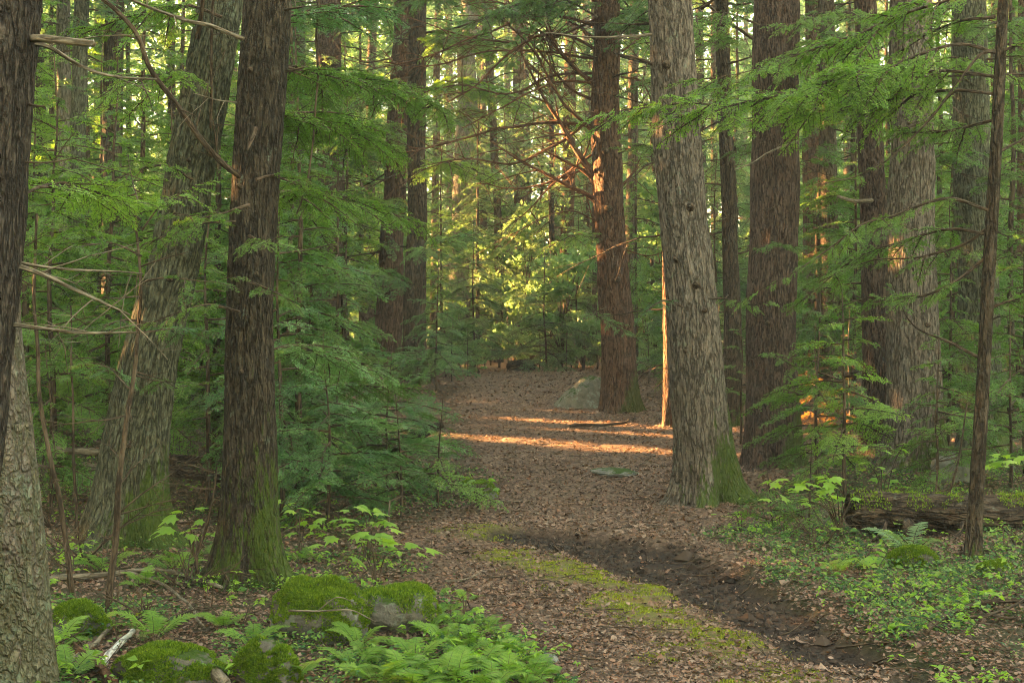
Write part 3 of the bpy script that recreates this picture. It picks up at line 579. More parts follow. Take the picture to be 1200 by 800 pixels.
# ------------------------------------------------------------------ young hemlocks of the understorey
SAP = [
 # label, px, depth, height, spread, needle, branches, lowest branch
 ("light green young hemlock beside the left edge trunk, in front of the pale far trunks", 62, 13.5, 4.3, 1.15, 'needle_green', 34, 0.9),
 ("young hemlock with layered light sprays between the left edge trunk and the leaning trunk", 128, 14.5, 4.6, 1.30, 'needle_bright', 36, 1.2),
 ("low dark hemlock seedling left of the leaning trunk's foot", 60, 12.6, 1.7, 0.75, 'needle_green', 16, 0.4),
 ("young hemlock spreading pale sprays behind the leaning trunk", 205, 15.5, 4.4, 1.2, 'needle_bright', 34, 1.3),
 ("slim young hemlock showing between the leaning trunk and the straight mossy trunk", 243, 13.2, 3.2, 0.75, 'needle_green', 24, 0.9),
 ("tall young hemlock just right of the straight mossy trunk", 352, 14.0, 4.9, 1.3, 'needle_green', 38, 0.7),
 ("dense bluish young hemlock left of the dark twin trunks", 392, 15.5, 3.9, 0.78, 'needle_blue', 34, 0.5),
 ("bluish young hemlock sweeping its sprays out over the leaf litter of the trail", 455, 14.6, 1.5, 1.20, 'needle_blue', 34, 0.25),
 ("bushy bluish hemlock right behind the straight mossy trunk", 330, 12.6, 3.0, 1.1, 'needle_blue', 34, 0.5),
 ("low bluish hemlock filling the shade beside the straight mossy trunk", 382, 12.2, 1.7, 0.95, 'needle_blue', 26, 0.3),
 ("small hemlock growing by the trail bend with a thin bare stem", 512, 13.3, 1.1, 0.55, 'needle_green', 15, 0.3),
 ("small hemlock next to the trail, left of the one with the bare stem", 470, 12.8, 1.2, 0.6, 'needle_blue', 18, 0.2),
 ("young hemlock with grey green sprays under the dark twin trunks", 512, 25.2, 2.5, 1.0, 'needle_blue', 30, 0.4),
 ("young hemlock in the gap left of the dark twin trunks, high sprays", 402, 16.8, 5.0, 0.7, 'needle_green', 36, 1.4),
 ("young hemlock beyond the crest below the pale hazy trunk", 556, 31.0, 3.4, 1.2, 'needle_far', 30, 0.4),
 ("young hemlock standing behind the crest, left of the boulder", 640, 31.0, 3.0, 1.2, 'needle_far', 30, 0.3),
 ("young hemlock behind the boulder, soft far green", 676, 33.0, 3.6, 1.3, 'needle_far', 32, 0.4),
 ("young hemlock behind the slim sunlit trunk", 800, 24.0, 3.2, 1.1, 'needle_green', 30, 0.5),
 ("young hemlock between the large mossy trunk and the red brown trunk", 868, 18.2, 1.7, 0.6, 'needle_green', 18, 0.4),
 ("young hemlock with layered sprays in front of the red brown trunk's right side", 958, 14.6, 2.3, 0.95, 'needle_green', 32, 0.35),
 ("young hemlock with a thin bare stem between the thick trunks on the right", 990, 13.6, 2.4, 0.85, 'needle_bright', 28, 0.5),
 ("bushy hemlock before the wide furrowed trunk's foot", 1100, 13.9, 1.7, 0.80, 'needle_green', 28, 0.3),
 ("young hemlock filling the gap between the wide furrowed and the lichen spotted trunk", 1112, 16.6, 3.2, 0.95, 'needle_green', 30, 0.5),
 ("bushy hemlock behind the right end of the rotten log", 1185, 14.2, 1.9, 0.85, 'needle_green', 28, 0.3),
 ("slim hemlock at the right picture edge behind the thin leaning sapling", 1202, 15.2, 3.6, 1.0, 'needle_green', 28, 0.7),
 ("low hemlock seedling on the bank in front of the rotten log's broken end", 948, 11.8, 0.75, 0.5, 'needle_green', 16, 0.1),
 ("low feathery hemlock seedling at the edge of the bank by the trail", 905, 12.2, 0.6, 0.45, 'needle_green', 14, 0.08),
 ("tall hemlock in the hollow behind the grey medium trunk", 1000, 20.5, 5.0, 1.5, 'needle_green', 36, 0.8),
 ("hemlock behind the slim dark trunk with pale far sprays", 838, 25.0, 4.2, 1.4, 'needle_far', 32, 0.8),
 ("hemlock in the left woods behind the leaning trunk's foot", 175, 18.0, 3.2, 1.4, 'needle_green', 34, 0.6),
 ("hemlock in the left woods by the pale far trunks", 40, 18.5, 4.6, 1.6, 'needle_bright', 36, 0.8),
 ("hemlock in the left woods between leaning trunk and pale far trunks", 115, 18.6, 5.2, 1.4, 'needle_green', 36, 1.0),
 ("hemlock in the left woods behind the straight mossy trunk", 300, 17.3, 5.4, 1.5, 'needle_green', 38, 1.0),
]
for i, (lab, px, d, H, sp, nd, n, z0) in enumerate(SAP):
    sapling(lab, px, d, H, sp * 1.15, M[nd], int(n * (1.05 if px > 840 and H < 3 else 1.25 if 320 < px < 530 and H < 3.5 else 1.6)), z0 * .8, seed=11 + i, lean=(0.05 * math.sin(i * 2.1), 0.05 * math.cos(i)))

M['needle_glint'] = leafmat('needle_glint_brown', [(0.09, 0.05, 0.022), (0.16, 0.085, 0.03), (0.24, 0.13, 0.045)], 0.4)  # rust tone for two saplings added to show orange sun glints
sapling("small brown hemlock added to catch orange sun in the gap right of the thick red brown trunk", 955, 18.9, 1.5, .7, M['needle_glint'], 24, .1, seed=301)
sapling("brown hemlock added to catch orange sun just left of the medium grey brown trunk", 996, 18.9, 1.7, .6, M['needle_glint'], 24, .1, seed=302)

# ------------------------------------------------------------------ broad-leaved shrubs and the far woods behind the crest
rng = np.random.default_rng(5)
for i in range(84):
    d = 31 + 32 * (i / 83); px = rng.uniform(430, 1230) if i % 5 else rng.uniform(-20, 420)
    b = D(px, d); st, fo = SHRUB[i % 5]
    root = thing("leafy_shrub", "bright yellow green leafy shrub glowing among the far trunks beyond the crest", "shrub", tuple(b), "leafy shrubs beyond the crest")
    Mx = basis((0, 0, 0), rng.uniform(0, 6.28), 0, rng.uniform(.7, 1.5))
    put("stem", st, root, Mx); put("foliage", fo, root, Mx)
mb = MB()
for i in range(1700):
    a = R(rng.uniform(-36, 36)); d = rng.uniform(72, 110); h = 26 * rng.random() ** 1.05; p = np.array([d * math.sin(a), d * math.cos(a), 0]); p[2] = z1(p[0], p[1]) + h
    leaf_cloud(mb, p, np.array([2.6, 2.6, 1.3]) * rng.uniform(.7, 1.5), 150, 0.42, rng)
for i in range(700):                      # woods carried on round the trail, unseen, added to block low sky light
    a = R(rng.uniform(40, 290)); d = rng.uniform(38, 70); h = 12 * rng.random(); p = np.array([d * math.sin(a), d * math.cos(a), 0]); p[2] = z1(p[0], p[1]) + h
    leaf_cloud(mb, p, np.array([3.2, 3.2, 1.8]) * rng.uniform(.8, 1.4), 40, 1.1, rng)
for i in range(90):
    a = R(rng.uniform(-36, 36)); d = rng.uniform(70, 108); p = np.array([d * math.sin(a), d * math.cos(a), 0]); p[2] = z1(p[0], p[1]) - .3; q = p + np.array([rng.normal(0, .8), rng.normal(0, .8), 26])
    tube(mb, np.linspace(p, q, 8), np.linspace(.2, .06, 8), 6, 1, False)
tag(mb.build("far_woods", [M['leaf_far'], M['bark_far']], smooth=False), "pale yellow green wall of far off trees closing the forest behind the trail", "woods", kind="stuff")

def mid_branch(seed, L): return hemlock_branch(seed, L, sp2=0.045, sp3=0.036, spn=0.014, nl=0.042, nw=0.019, droop=0.24, full=0.42, wood=False, flat=0.3)
keepF = FAR_BR; FAR_BR = []
for k in range(4):
    m_ = mid_branch(950 + k, 1.0); V_ = np.empty(len(m_.vertices) * 3, np.float32); m_.vertices.foreach_get("co", V_)
    Lq = [list(p.vertices) for p in m_.polygons if len(p.vertices) == 4]; FAR_BR.append((V_.reshape(-1, 3), np.array(Lq), np.array([p.material_index for p in m_.polygons if len(p.vertices) == 4]))); bpy.data.meshes.remove(m_)
FAR_BR.append(FAR_BR[0])
MID = [crown_mesh(80 + k, 8.0, 1.9, 95, M['needle_green'], 0.0) for k in range(3)]
MIDS = [(30, 17.6, .75, 'needle_bright'), (100, 28.0, 1.15, 'needle_bright'), (165, 16.9, .7, 'needle_green'), (215, 29.0, 1.2, 'needle_bright'), (255, 17.0, .75, 'needle_green'), (322, 16.6, .75, 'needle_green'), (342, 15.8, .58, 'needle_blue'), (362, 15.9, .50, 'needle_green'), (425, 31.5, 1.0, 'needle_blue'),
        (378, 29.5, 1.25, 'needle_bright'), (150, 31.0, 1.3, 'needle_bright'), (60, 30.0, 1.3, 'needle_bright'), (15, 32.0, 1.3, 'needle_green'), (260, 32.0, 1.3, 'needle_bright'), (325, 30.0, 1.25, 'needle_bright'),
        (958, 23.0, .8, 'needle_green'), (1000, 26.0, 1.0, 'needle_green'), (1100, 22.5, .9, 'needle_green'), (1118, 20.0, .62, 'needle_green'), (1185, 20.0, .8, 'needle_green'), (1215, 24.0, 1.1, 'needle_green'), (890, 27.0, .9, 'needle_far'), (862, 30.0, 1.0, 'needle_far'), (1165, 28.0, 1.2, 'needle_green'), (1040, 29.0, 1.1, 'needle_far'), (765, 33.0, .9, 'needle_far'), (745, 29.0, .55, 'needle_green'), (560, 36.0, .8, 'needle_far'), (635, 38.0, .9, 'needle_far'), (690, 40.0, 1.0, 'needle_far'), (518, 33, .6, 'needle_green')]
for i, (px, d, s_, nd) in enumerate(MIDS):
    b = D(px, d); left = px < 500; mid_ = 500 < px < 860
    root = thing("hemlock_tree", "full green hemlock filling the space between trunks in the " + ("woods left of the trail" if left else "far woods behind the crest" if mid_ else "woods right of the trail"), "tree", tuple(b), "hemlocks in the " + ("left woods" if left else "far woods" if mid_ else "right woods"))
    mb = MB(); P = wiggle(np.array([b + [0, 0, -.1 + 9.2 * s_ * t] for t in np.linspace(0, 1, 14)]), .06, rng, 1.2); tube(mb, P, np.linspace(.075 * s_, .012, 14), 8); mb.build("trunk", M['twig'], root)
    put("crown", MID[i % 3], root, basis((0, 0, .55), rng.uniform(0, 6.28), 0, s_), {1: M[nd]})
for i, (px, d) in enumerate([(505, 27.5), (522, 28.8), (538, 30.5), (552, 31.5), (568, 32.3), (585, 33.2), (602, 34.0), (622, 34.6), (640, 33.6), (655, 32.6), (670, 31.8), (684, 31.0), (700, 32.0), (752, 29.5), (768, 28.5), (545, 33.5), (575, 35.0), (610, 36.5), (648, 36.0), (680, 34.5), (790, 27.5), (515, 31.0), (560, 29.6)]):
    b = D(px, d); st, fo = SHRUB[i % 5]; root = thing("leafy_shrub", "low leafy bush closing the far end of the trail along the crest", "shrub", tuple(b), "low bushes along the crest"); Mx = basis((0, 0, -.08), rng.uniform(0, 6.28), 0, rng.uniform(.26, .5) * (.8 if px in (560, 552, 568) else 1)); put("stem", st, root, Mx); put("foliage", fo, root, Mx)
for i, (px, d, H) in enumerate([(530, 27.5, 1.3), (548, 29.0, 1.0), (632, 32.0, 1.2), (664, 30.5, 1.1), (596, 34.0, 1.6), (760, 27.0, 1.1)]):
    sapling("knee to waist high hemlock seedling at the far crest of the trail", px, d, H, .6, M['needle_far'], 18, .1, seed=330 + i, group="hemlock seedlings at the crest")
TALL = [shrub_mesh(400 + k, 9.0, 2.4, 42, 7000, 0.17) for k in range(3)]
for i in range(34):
    d = rng.uniform(42, 66); px = rng.uniform(880, 1260) if i % 3 == 0 else rng.uniform(430, 900) if i % 3 == 1 else rng.uniform(-40, 480); b = D(px, d); st, fo = TALL[i % 3]
    root = thing("leafy_tree", "tall slender leafy tree with pale yellow green foliage in the far light", "tree", tuple(b), "leafy trees in the far light")
    Mx = basis((0, 0, 0), rng.uniform(0, 6.28), 0, rng.uniform(.8, 1.25)); put("trunk", st, root, Mx); put("crown", fo, root, Mx)

# leaf screen added at left to block the sun, gaps cut for streaks
sd = np.array(S_TO); ax = nrm(np.array([sd[1], -sd[0], 0.0])); upv = np.cross(ax, sd); upv = upv if upv[2] > 0 else -upv
if ax[1] < 0: ax = -ax
def gap_pts():
    L = []
    for (a, b, w, n) in [((545, 511), (792, 531), .11, 26), ((640, 493), (700, 497), .08, 8), ((700, 496), (775, 500), .10, 10), ((748, 507), (790, 512), .05, 6)]:
        for t in np.linspace(0, 1, n): L.append((*G(a[0] + (b[0] - a[0]) * t, a[1] + (b[1] - a[1]) * t), w))
    for y in np.linspace(300, 500, 24): L.append((*W(777, y, 20.0 - .1), .05))          # slim trunk
    for y in np.linspace(230, 500, 26): L.append((*W(850, y, 20.2 - .1), .07))
    for t in np.linspace(0, 1, 16): L.append((*W(694 - 95 * t, 232 - 52 * t, 21.9), .08)); L.append((*W(698 - 54 * t, 212 - 86 * t, 21.9), .08))
    for y in np.linspace(150, 420, 24): L.append((*W(1193, y, 21.9), .14))
    for (x_, y_) in ((938, 470), (950, 482), (985, 456), (996, 470), (990, 486)): L.append((*W(x_, y_, 18.8), .13))
    for y in (438, 446, 454, 460): L.append((*W(950 - (450 - y), y, 24.0), .2)); L.append((*W(985 + (450 - y) * .6, y, 24.0), .2)); L.append((*W(880, y - 10, 24), .12))
    return np.array(L)
GP = gap_pts(); gu, gv = GP[:, :3] @ ax, GP[:, :3] @ upv
mb = MB()
N = 130000; pu = np.concatenate([rng.uniform(-16, 28.5, N - N // 11), rng.uniform(28.5, 52, N // 11)]); pv = rng.uniform(-4.0, 13, N); A = 24 + np.maximum(0, pu - 20) * 0.6 + rng.uniform(0, 7, N)
pv = pv + 0.0
keep = np.ones(N, bool)
for k in range(len(GP)):
    keep &= np.hypot(pu - gu[k], pv - gv[k]) > GP[k, 3] + 0.12
pu, pv, A = pu[keep], pv[keep], A[keep]; n = len(pu)
P = pu[:, None] * ax + pv[:, None] * upv + A[:, None] * sd
gz = Z(P[:, 0], P[:, 1]); okz = P[:, 2] > gz; P = P[okz]; n = len(P)
nn = nrm(sd + rng.normal(0, .55, (n, 3))); e = nrm(np.cross(nn, rng.normal(0, 1, (n, 3)))); s_ = np.cross(nn, e); L = rng.uniform(.24, .44, n)[:, None]
V = np.stack([P - e * L * .5, P + s_ * L * .35, P + e * L * .5, P - s_ * L * .35], 1).reshape(-1, 3)
mb.add(V, np.arange(len(V)).reshape(-1, 4))
for i in range(60):
    u = -16 + 44 * i / 59; a = 26 + max(0, u - 20) * 0.6; p = u * ax + a * sd; p[2] = z1(p[0], p[1]) - .2
    if np.min(np.abs(gu - u)) < .35: continue
    tube(mb, np.linspace(p, p + [0, 0, 15], 6), np.linspace(.16, .05, 6), 6, 1, False)
tag(mb.build("sun_screen", [M['needle_green'], M['bark_far']], smooth=False), "dense dark green leaf screen on the left, added to shade the trail", "woods", kind="stuff")

# ------------------------------------------------------------------ limbs, boughs and stubs of the trunks
rng = np.random.default_rng(21)
def px_curve(pts, d0, d1, n=26):
    return curve(np.array([W(a, b, d0 + (d1 - d0) * i / max(len(pts) - 1, 1)) for i, (a, b) in enumerate(pts)]), n)
def dead_limb(key, pts, d0, d1=None, r0=0.02, r1=0.005, twigs=8, mat='twig', wig=0.03, tl=0.5, name="branch"):
    root = TREES[key][0] if isinstance(key, str) else key
    P = wiggle(px_curve(pts, d0, d0 if d1 is None else d1), wig, rng, .4); mb = MB(); tube(mb, P, np.linspace(r0, r1, len(P)), 6)
    for _ in range(twigs):
        i = int(rng.integers(4, len(P) - 1)); t = nrm(P[i] - P[i - 1]); v = nrm(t * rng.uniform(.2, .9) + rng.normal(0, .6, 3) * [1, .8, 1]); l = tl * rng.uniform(.25, 1)
        Q = wiggle(np.array([P[i] + v * l * s - np.array([0, 0, .12 * l * s * s]) for s in np.linspace(0, 1, 7)]), .02, rng, .2); ra = max(.0025, r0 * .3)
        tube(mb, Q, np.linspace(ra, .0015, 7), 4, 0, False)
        for _ in range(2):
            j = int(rng.integers(2, 6)); v2 = nrm(v + rng.normal(0, .7, 3)); tube(mb, np.array([Q[j] + v2 * l * .4 * s for s in np.linspace(0, 1, 4)]), np.linspace(ra * .5, .001, 4), 3, 0, False)
    return mb.build(name, M[mat], root)
def arrays_of(me):
    V = np.empty(len(me.vertices) * 3, np.float32); me.vertices.foreach_get("co", V); q = [(list(p.vertices), p.material_index) for p in me.polygons if len(p.vertices) == 4]
    return V.reshape(-1, 3), np.array([v for v, _ in q]), np.array([m for _, m in q])
SUB = [(L_, [arrays_of(m_) for m_ in BR[L_]]) for L_ in (0.5, 0.85)]
def bough(key, pts, d0, d1, reach, needle, r0=0.014, t0=0.15, tilt=0.45, seed=0, dens=1.0):
    """a limb that carries small hemlock branches on both sides"""
    root = TREES[key][0] if isinstance(key, str) else key
    g = np.random.default_rng(seed); P = wiggle(px_curve(pts, d0, d1, 30), .02, g, .4); mb = MB(); tube(mb, P, np.linspace(r0, r0 * .2, len(P)), 6, 0)
    L = np.concatenate([[0], np.cumsum(np.linalg.norm(np.diff(P, axis=0), axis=1))]); T = nrm(np.gradient(P, axis=0)); n = max(7, int(L[-1] * (1 - t0) / .052 * dens)); reach = max(reach * 1.18, .26)
    for i in range(n):
        t = t0 + (1 - t0) * (i + g.uniform(.05, .95)) / n; s = t * L[-1]; p = np.array([np.interp(s, L, P[:, k]) for k in range(3)]); d = np.array([np.interp(s, L, T[:, k]) for k in range(3)])
        l = reach * min(1, .5 + 1.5 * t) * (1.12 - t) ** .45 * g.uniform(.45, 1.2); 
        if i >= n - 2: l = reach * .6; yaw = math.atan2(d[1], d[0]) + g.uniform(-.3, .3)
        else: yaw = math.atan2(d[1], d[0]) + (1 if i % 2 else -1) * R(g.uniform(22, 78))
        L_, arr = SUB[0] if l < .62 else SUB[1]; V, q, m = arr[int(g.integers(4))]
        A = np.array(basis(p, yaw, math.asin(max(-1, min(1, d[2]))) * .5 + g.uniform(-.55, .12), l / L_, g.uniform(-.5, .5))); mb.add(V @ A[:3, :3].T + A[:3, 3], q, None, m)
    return mb.build("branch", [M['twig'], M[needle]], root, smooth=False)

# rusty trunk by the boulder: dead sunlit limbs
for pts, r0, tw in [
    ([(700, 216), (686, 190), (668, 165), (645, 128), (620, 85), (602, 48)], .045, 9), ([(698, 236), (680, 224), (640, 202), (605, 184), (573, 165)], .032, 6),
    ([(700, 212), (676, 196), (655, 184), (634, 174)], .026, 3), ([(728, 218), (742, 200), (750, 180)], .02, 2), ([(704, 100), (672, 78), (640, 42), (618, 28)], .03, 10),
    ([(704, 148), (650, 143), (590, 150), (530, 165), (470, 178), (420, 172)], .020, 16), ([(703, 30), (640, 20), (570, 38), (500, 66), (430, 84)], .020, 18),
    ([(703, 70), (640, 62), (570, 60), (505, 78), (450, 72)], .016, 18), ([(704, 95), (640, 100), (585, 128), (540, 150)], .016, 12), ([(704, 120), (670, 105), (630, 60), (600, 10), (585, -30)], .02, 12),
    ([(728, 60), (760, 40), (800, 30)], .014, 8), ([(728, 130), (770, 120), (820, 128)], .013, 8), ([(728, 20), (770, -5)], .014, 6), ([(704, 175), (660, 205), (625, 240), (600, 262)], .014, 9),
    ([(726, 290), (760, 300), (795, 290)], .010, 6), ([(705, 5), (660, -10), (600, 5), (540, -5)], .018, 14), ([(704, 50), (660, 20), (610, -10)], .02, 10), ([(705, 260), (660, 250), (600, 275)], .010, 9),
    ([(704, 60), (650, 40), (600, 60), (560, 100), (530, 120)], .02, 12), ([(702, 130), (650, 170), (600, 190), (545, 185), (490, 200)], .02, 12), ([(703, 85), (650, 90), (600, 110), (540, 100), (480, 115)], .018, 14), ([(704, 110), (655, 60), (640, 10), (650, -30)], .02, 10), ([(703, 160), (660, 120), (625, 60), (575, 10)], .024, 12), ([(702, 190), (650, 210), (610, 220), (560, 215)], .014, 8), ([(728, 90), (755, 100), (770, 150)], .014, 6), ([(704, 20), (650, 45), (590, 50), (540, 40), (480, 20)], .018, 14)]:
    dead_limb("T10", pts, 22.0, 21.8 if r0 >= .026 and pts[-1][0] < 640 and pts[0][1] > 200 else 22.0 - rng.uniform(-1.2, 1.6), r0 * 1.35, .007, int(tw * 1.5), 'twig_rust', .035, 1.1)
# dead limbs of the other trunks
dead_limb("T12", [(768, 40), (740, 42), (690, 44), (640, 38)], 14.0, 13.4, .018, .005, 4, 'twig_pale'); dead_limb("T12", [(770, 78), (745, 68), (718, 62)], 14.0, 13.7, .022, .006, 3)
dead_limb("T12", [(822, 10), (850, -5)], 13.9, 13.6, .02, .01, 2)
dead_limb("T1", [(34, 45), (60, 46), (110, 50)], 5.4, 5.2, .017, .013, 0, 'twig_pale', .008); dead_limb("T1", [(36, 50), (60, 58), (95, 80), (130, 92), (182, 94)], 5.4, 5.6, .010, .004, 2, 'twig_pale')
dead_limb("T1", [(16, 310), (50, 322), (100, 345), (148, 368)], 5.4, 5.5, .011, .004, 5, 'twig_pale'); dead_limb("T1", [(16, 306), (60, 312), (110, 316), (165, 320)], 5.4, 5.8, .007, .003, 4, 'twig_pale')
dead_limb("T1", [(12, 380), (60, 384), (110, 386), (160, 386)], 5.4, 5.5, .009, .004, 4, 'twig_pale'); dead_limb("T1", [(30, 122), (52, 124)], 5.4, 5.3, .007, .003, 0); dead_limb("T1", [(26, 190), (60, 192), (96, 190)], 5.4, 5.5, .004, .002, 2)
dead_limb("T4", [(283, 208), (262, 190), (235, 160), (205, 120), (180, 85), (160, 40), (118, 0), (100, -20)], 9.3, 8.6, .020, .012, 5, 'twig')
dead_limb("T4", [(286, 46), (250, 32), (220, 25), (185, 12), (150, -5)], 9.3, 8.9, .016, .008, 3, 'twig_pale'); dead_limb("T4", [(277, 120), (250, 118), (225, 110)], 9.3, 9.0, .006, .003, 2, 'twig_pale')
dead_limb("T4", [(330, 84), (345, 82), (358, 78)], 9.4, 9.4, .010, .006, 0); dead_limb("T4", [(275, 147), (250, 147)], 9.2, 9.0, .004, .002, 1); dead_limb("T4", [(333, 12), (358, 8)], 9.3, 9.2, .008, .004, 1)
dead_limb("T4", [(300, 150), (296, 165), (292, 178)], 9.15, 9.05, .014, .008, 0); dead_limb("T4", [(325, 297), (350, 295), (400, 287)], 9.4, 9.9, .008, .003, 3)
dead_limb("T3", [(247, 150), (246, 80), (250, 0), (252, -40)], 10.4, 10.3, .012, .008, 3); dead_limb("T3", [(231, 45), (236, 20), (240, -20)], 10.5, 10.3, .02, .014, 1)
dead_limb("T14", [(882, 45), (860, 30), (835, 10), (815, -8)], 16, 15.5, .022, .010, 4); dead_limb("T14", [(932, 30), (965, 20), (1000, 0)], 16, 15.6, .018, .007, 4)
dead_limb("T14", [(880, 150), (900, 140), (925, 146)], 15.7, 15.5, .008, .004, 2); dead_limb("T14", [(935, 165), (900, 180), (860, 200)], 15.9, 15.1, .012, .005, 2, 'twig_pale')
dead_limb("T17", [(1045, 90), (1100, 88), (1180, 88), (1230, 86)], 15.2, 15.0, .016, .006, 4); dead_limb("T16", [(1022, 235), (1000, 235), (980, 230)], 16.8, 16.5, .025, .02, 0, 'twig_pale')
dead_limb("T5", [(496, 130), (560, 100), (640, 75)], 27, 26, .022, .006, 12, 'twig', .06, .8); dead_limb("T5", [(480, 60), (430, 70), (380, 50)], 27, 26, .022, .006, 12, 'twig', .06, .8); dead_limb("T5", [(496, 40), (560, 25), (610, 5)], 27, 25.5, .025, .006, 14, 'twig', .06, .9)
dead_limb("T5b", [(458, 105), (420, 125), (370, 150)], 28.5, 27, .022, .006, 12, 'twig', .06, .8); dead_limb("T5", [(480, 190), (440, 215), (405, 220)], 27, 26, .016, .005, 10, 'twig', .06, .7)
dead_limb("T9", [(660, 310), (640, 280), (615, 235)], 36, 35, .035, .012, 3, 'twig')
for key in ("T7", "T9", "T10b", "T13", "T15", "T15b", "T16", "T11", "T18", "T23", "T6", "T5b"):      # bare lower limbs
    root, C, rr, d = TREES[key]; g = np.random.default_rng(sum(map(ord, key)))
    for i in range(12):
        z = 1.2 + (1.6 + 400 / F * d - 1.4) * (i + g.random()) / 12; p = np.array([np.interp(z, C[:, 2], C[:, j]) for j in range(3)]); a = g.uniform(0, 6.28); l = g.uniform(.5, 1.7)
        e = np.array([math.cos(a), math.sin(a) * .8, g.uniform(-.25, .35)]); Q = wiggle(np.array([p + e * l * s - [0, 0, .2 * l * s * s] for s in np.linspace(0, 1, 10)]), .06, g, .4); mb = MB(); tube(mb, Q, np.linspace(.017, .004, 10), 5)
        for _ in range(7):
            j = int(g.integers(2, 9)); v = nrm(e + g.normal(0, .7, 3)); tube(mb, wiggle(np.array([Q[j] + v * l * .35 * s for s in np.linspace(0, 1, 5)]), .02, g, .2), np.linspace(.006, .002, 5), 3, 0, False)
        mb.build("branch", M['twig'], root)

# the thin leaning hemlock at the right with its long bright boughs
big_tree("T19", "thin dark leaning sapling trunk with long bright hemlock boughs, standing before the rotten log", [(1139, 665, 19), (1145, 560, 16), (1152, 450, 15.5), (1160, 300, 14.5), (1166, 200, 13.5), (1172, 80, 12.5), (1176, 0, 12)], 10.0, M['bark_thin'], 40, 0.03, 0.004, 0.03, 0.12, 3, 7.0, name="hemlock_tree")
BO = [([(1166, 62), (1125, 50), (1075, 62), (1010, 84), (940, 103), (860, 120), (790, 122), (728, 132)], 10, 9.3, .62, 'needle_bright', 1.3),
      ([(1180, -40), (1130, -6), (1065, 18), (1000, 45), (950, 62), (890, 84), (840, 92)], 10.2, 9.9, .55, 'needle_bright', 1.2),
      ([(1168, 110), (1120, 105), (1060, 112), (1000, 128), (930, 132), (880, 142)], 10, 10.4, .50, 'needle_bright', 1.2),
      ([(1166, 60), (1148, 66), (1118, 102), (1085, 145), (1050, 182), (1010, 205), (960, 220)], 10, 9.6, .16, 'needle_green', .6),
      ([(1164, 248), (1120, 235), (1085, 240), (1045, 256), (1010, 265), (970, 292), (930, 318), (880, 348)], 10, 9.5, .30, 'needle_green', .8),
      ([(1163, 262), (1130, 285), (1080, 300), (1020, 305), (960, 330)], 10, 10.4, .26, 'needle_green', .7),
      ([(1170, 62), (1200, 50), (1240, 40)], 10, 9.8, .3, 'needle_bright', .9), ([(1162, 360), (1185, 352), (1215, 345)], 10, 9.9, .25, 'needle_green', .7),
      ([(1168, 180), (1195, 165), (1230, 160)], 10, 10.2, .25, 'needle_green', .7), ([(1150, 420), (1110, 400), (1070, 380), (1045, 330)], 10, 10.5, .12, 'needle_green', .5),
      ([(1166, 20), (1110, 30), (1060, 60)], 10, 10.6, .38, 'needle_bright', 1),
      ([(1168, 90), (1110, 84), (1040, 96), (960, 112), (900, 112), (845, 104)], 10, 10.9, .5, 'needle_bright', 1.1), ([(1160, 275), (1110, 268), (1050, 285), (990, 310), (940, 350)], 10, 10.8, .4, 'needle_green', .9),
      ([(1158, 300), (1120, 330), (1075, 350), (1020, 350), (980, 362)], 10, 10.2, .32, 'needle_green', .9), ([(1168, 140), (1130, 150), (1090, 155), (1050, 150)], 10, 10.7, .4, 'needle_green', .9)]
for i, (p, a, b, rc, nd, dn) in enumerate(BO): bough("T19", p, a, b, rc, nd, seed=70 + i, dens=dn, r0=.013)
# sprays reaching in from the big hemlocks
bough("T12", [(800, 360), (785, 352), (768, 358), (752, 372)], 13.6, 13.0, .22, 'needle_blue', .01, seed=91); bough("T12", [(830, 350), (850, 350), (880, 358), (905, 352)], 13.7, 13.2, .2, 'needle_green', .01, seed=92)
bough("T10", [(710, 360), (700, 368), (720, 380), (748, 395)], 21.4, 20.4, .35, 'needle_blue', .012, seed=93); bough("T14", [(880, 300), (905, 285), (935, 290)], 15.7, 15.0, .3, 'needle_green', .01, seed=94)
bough("T14", [(880, 420), (905, 415), (930, 428), (950, 430)], 15.7, 15.0, .3, 'needle_green', .01, seed=95); bough("T17", [(1075, 270), (1050, 262), (1020, 272), (990, 282)], 15.0, 14.4, .4, 'needle_green', .012, seed=96)
bough("T17", [(1060, 150), (1100, 140), (1140, 150)], 15.0, 14.6, .4, 'needle_green', .012, seed=97); bough("T18", [(1140, 300), (1160, 290), (1195, 300)], 17, 16.4, .4, 'needle_green', .012, seed=98)
for i, (pts, d0, d1, rc, nd) in enumerate([([(300, 40), (340, 20), (400, 8), (450, 10)], 9.6, 11.5, .55, 'needle_blue'), ([(300, 210), (320, 205), (345, 212), (372, 206)], 9.2, 9.6, .2, 'needle_green'), ([(292, 240), (270, 245), (240, 250), (205, 246)], 9.1, 8.6, .3, 'needle_bright'),
      ([(292, 276), (310, 282), (330, 275)], 9.1, 8.6, .25, 'needle_green'), ([(292, 330), (318, 340), (345, 352)], 9.1, 8.8, .2, 'needle_green'), ([(290, 420), (340, 405), (400, 420), (455, 440)], 9.5, 11.5, .4, 'needle_blue'), ([(296, 130), (350, 135), (410, 150), (460, 175)], 9.6, 12.5, .6, 'needle_bright'), ([(306, 90), (350, 80), (410, 95), (470, 110), (520, 130)], 9.6, 14, .6, 'needle_green'), ([(298, 230), (350, 225), (420, 235), (500, 265)], 9.6, 13, .5, 'needle_bright')]):
    bough("T4", pts, d0, d1, rc, nd, .011, seed=110 + i)
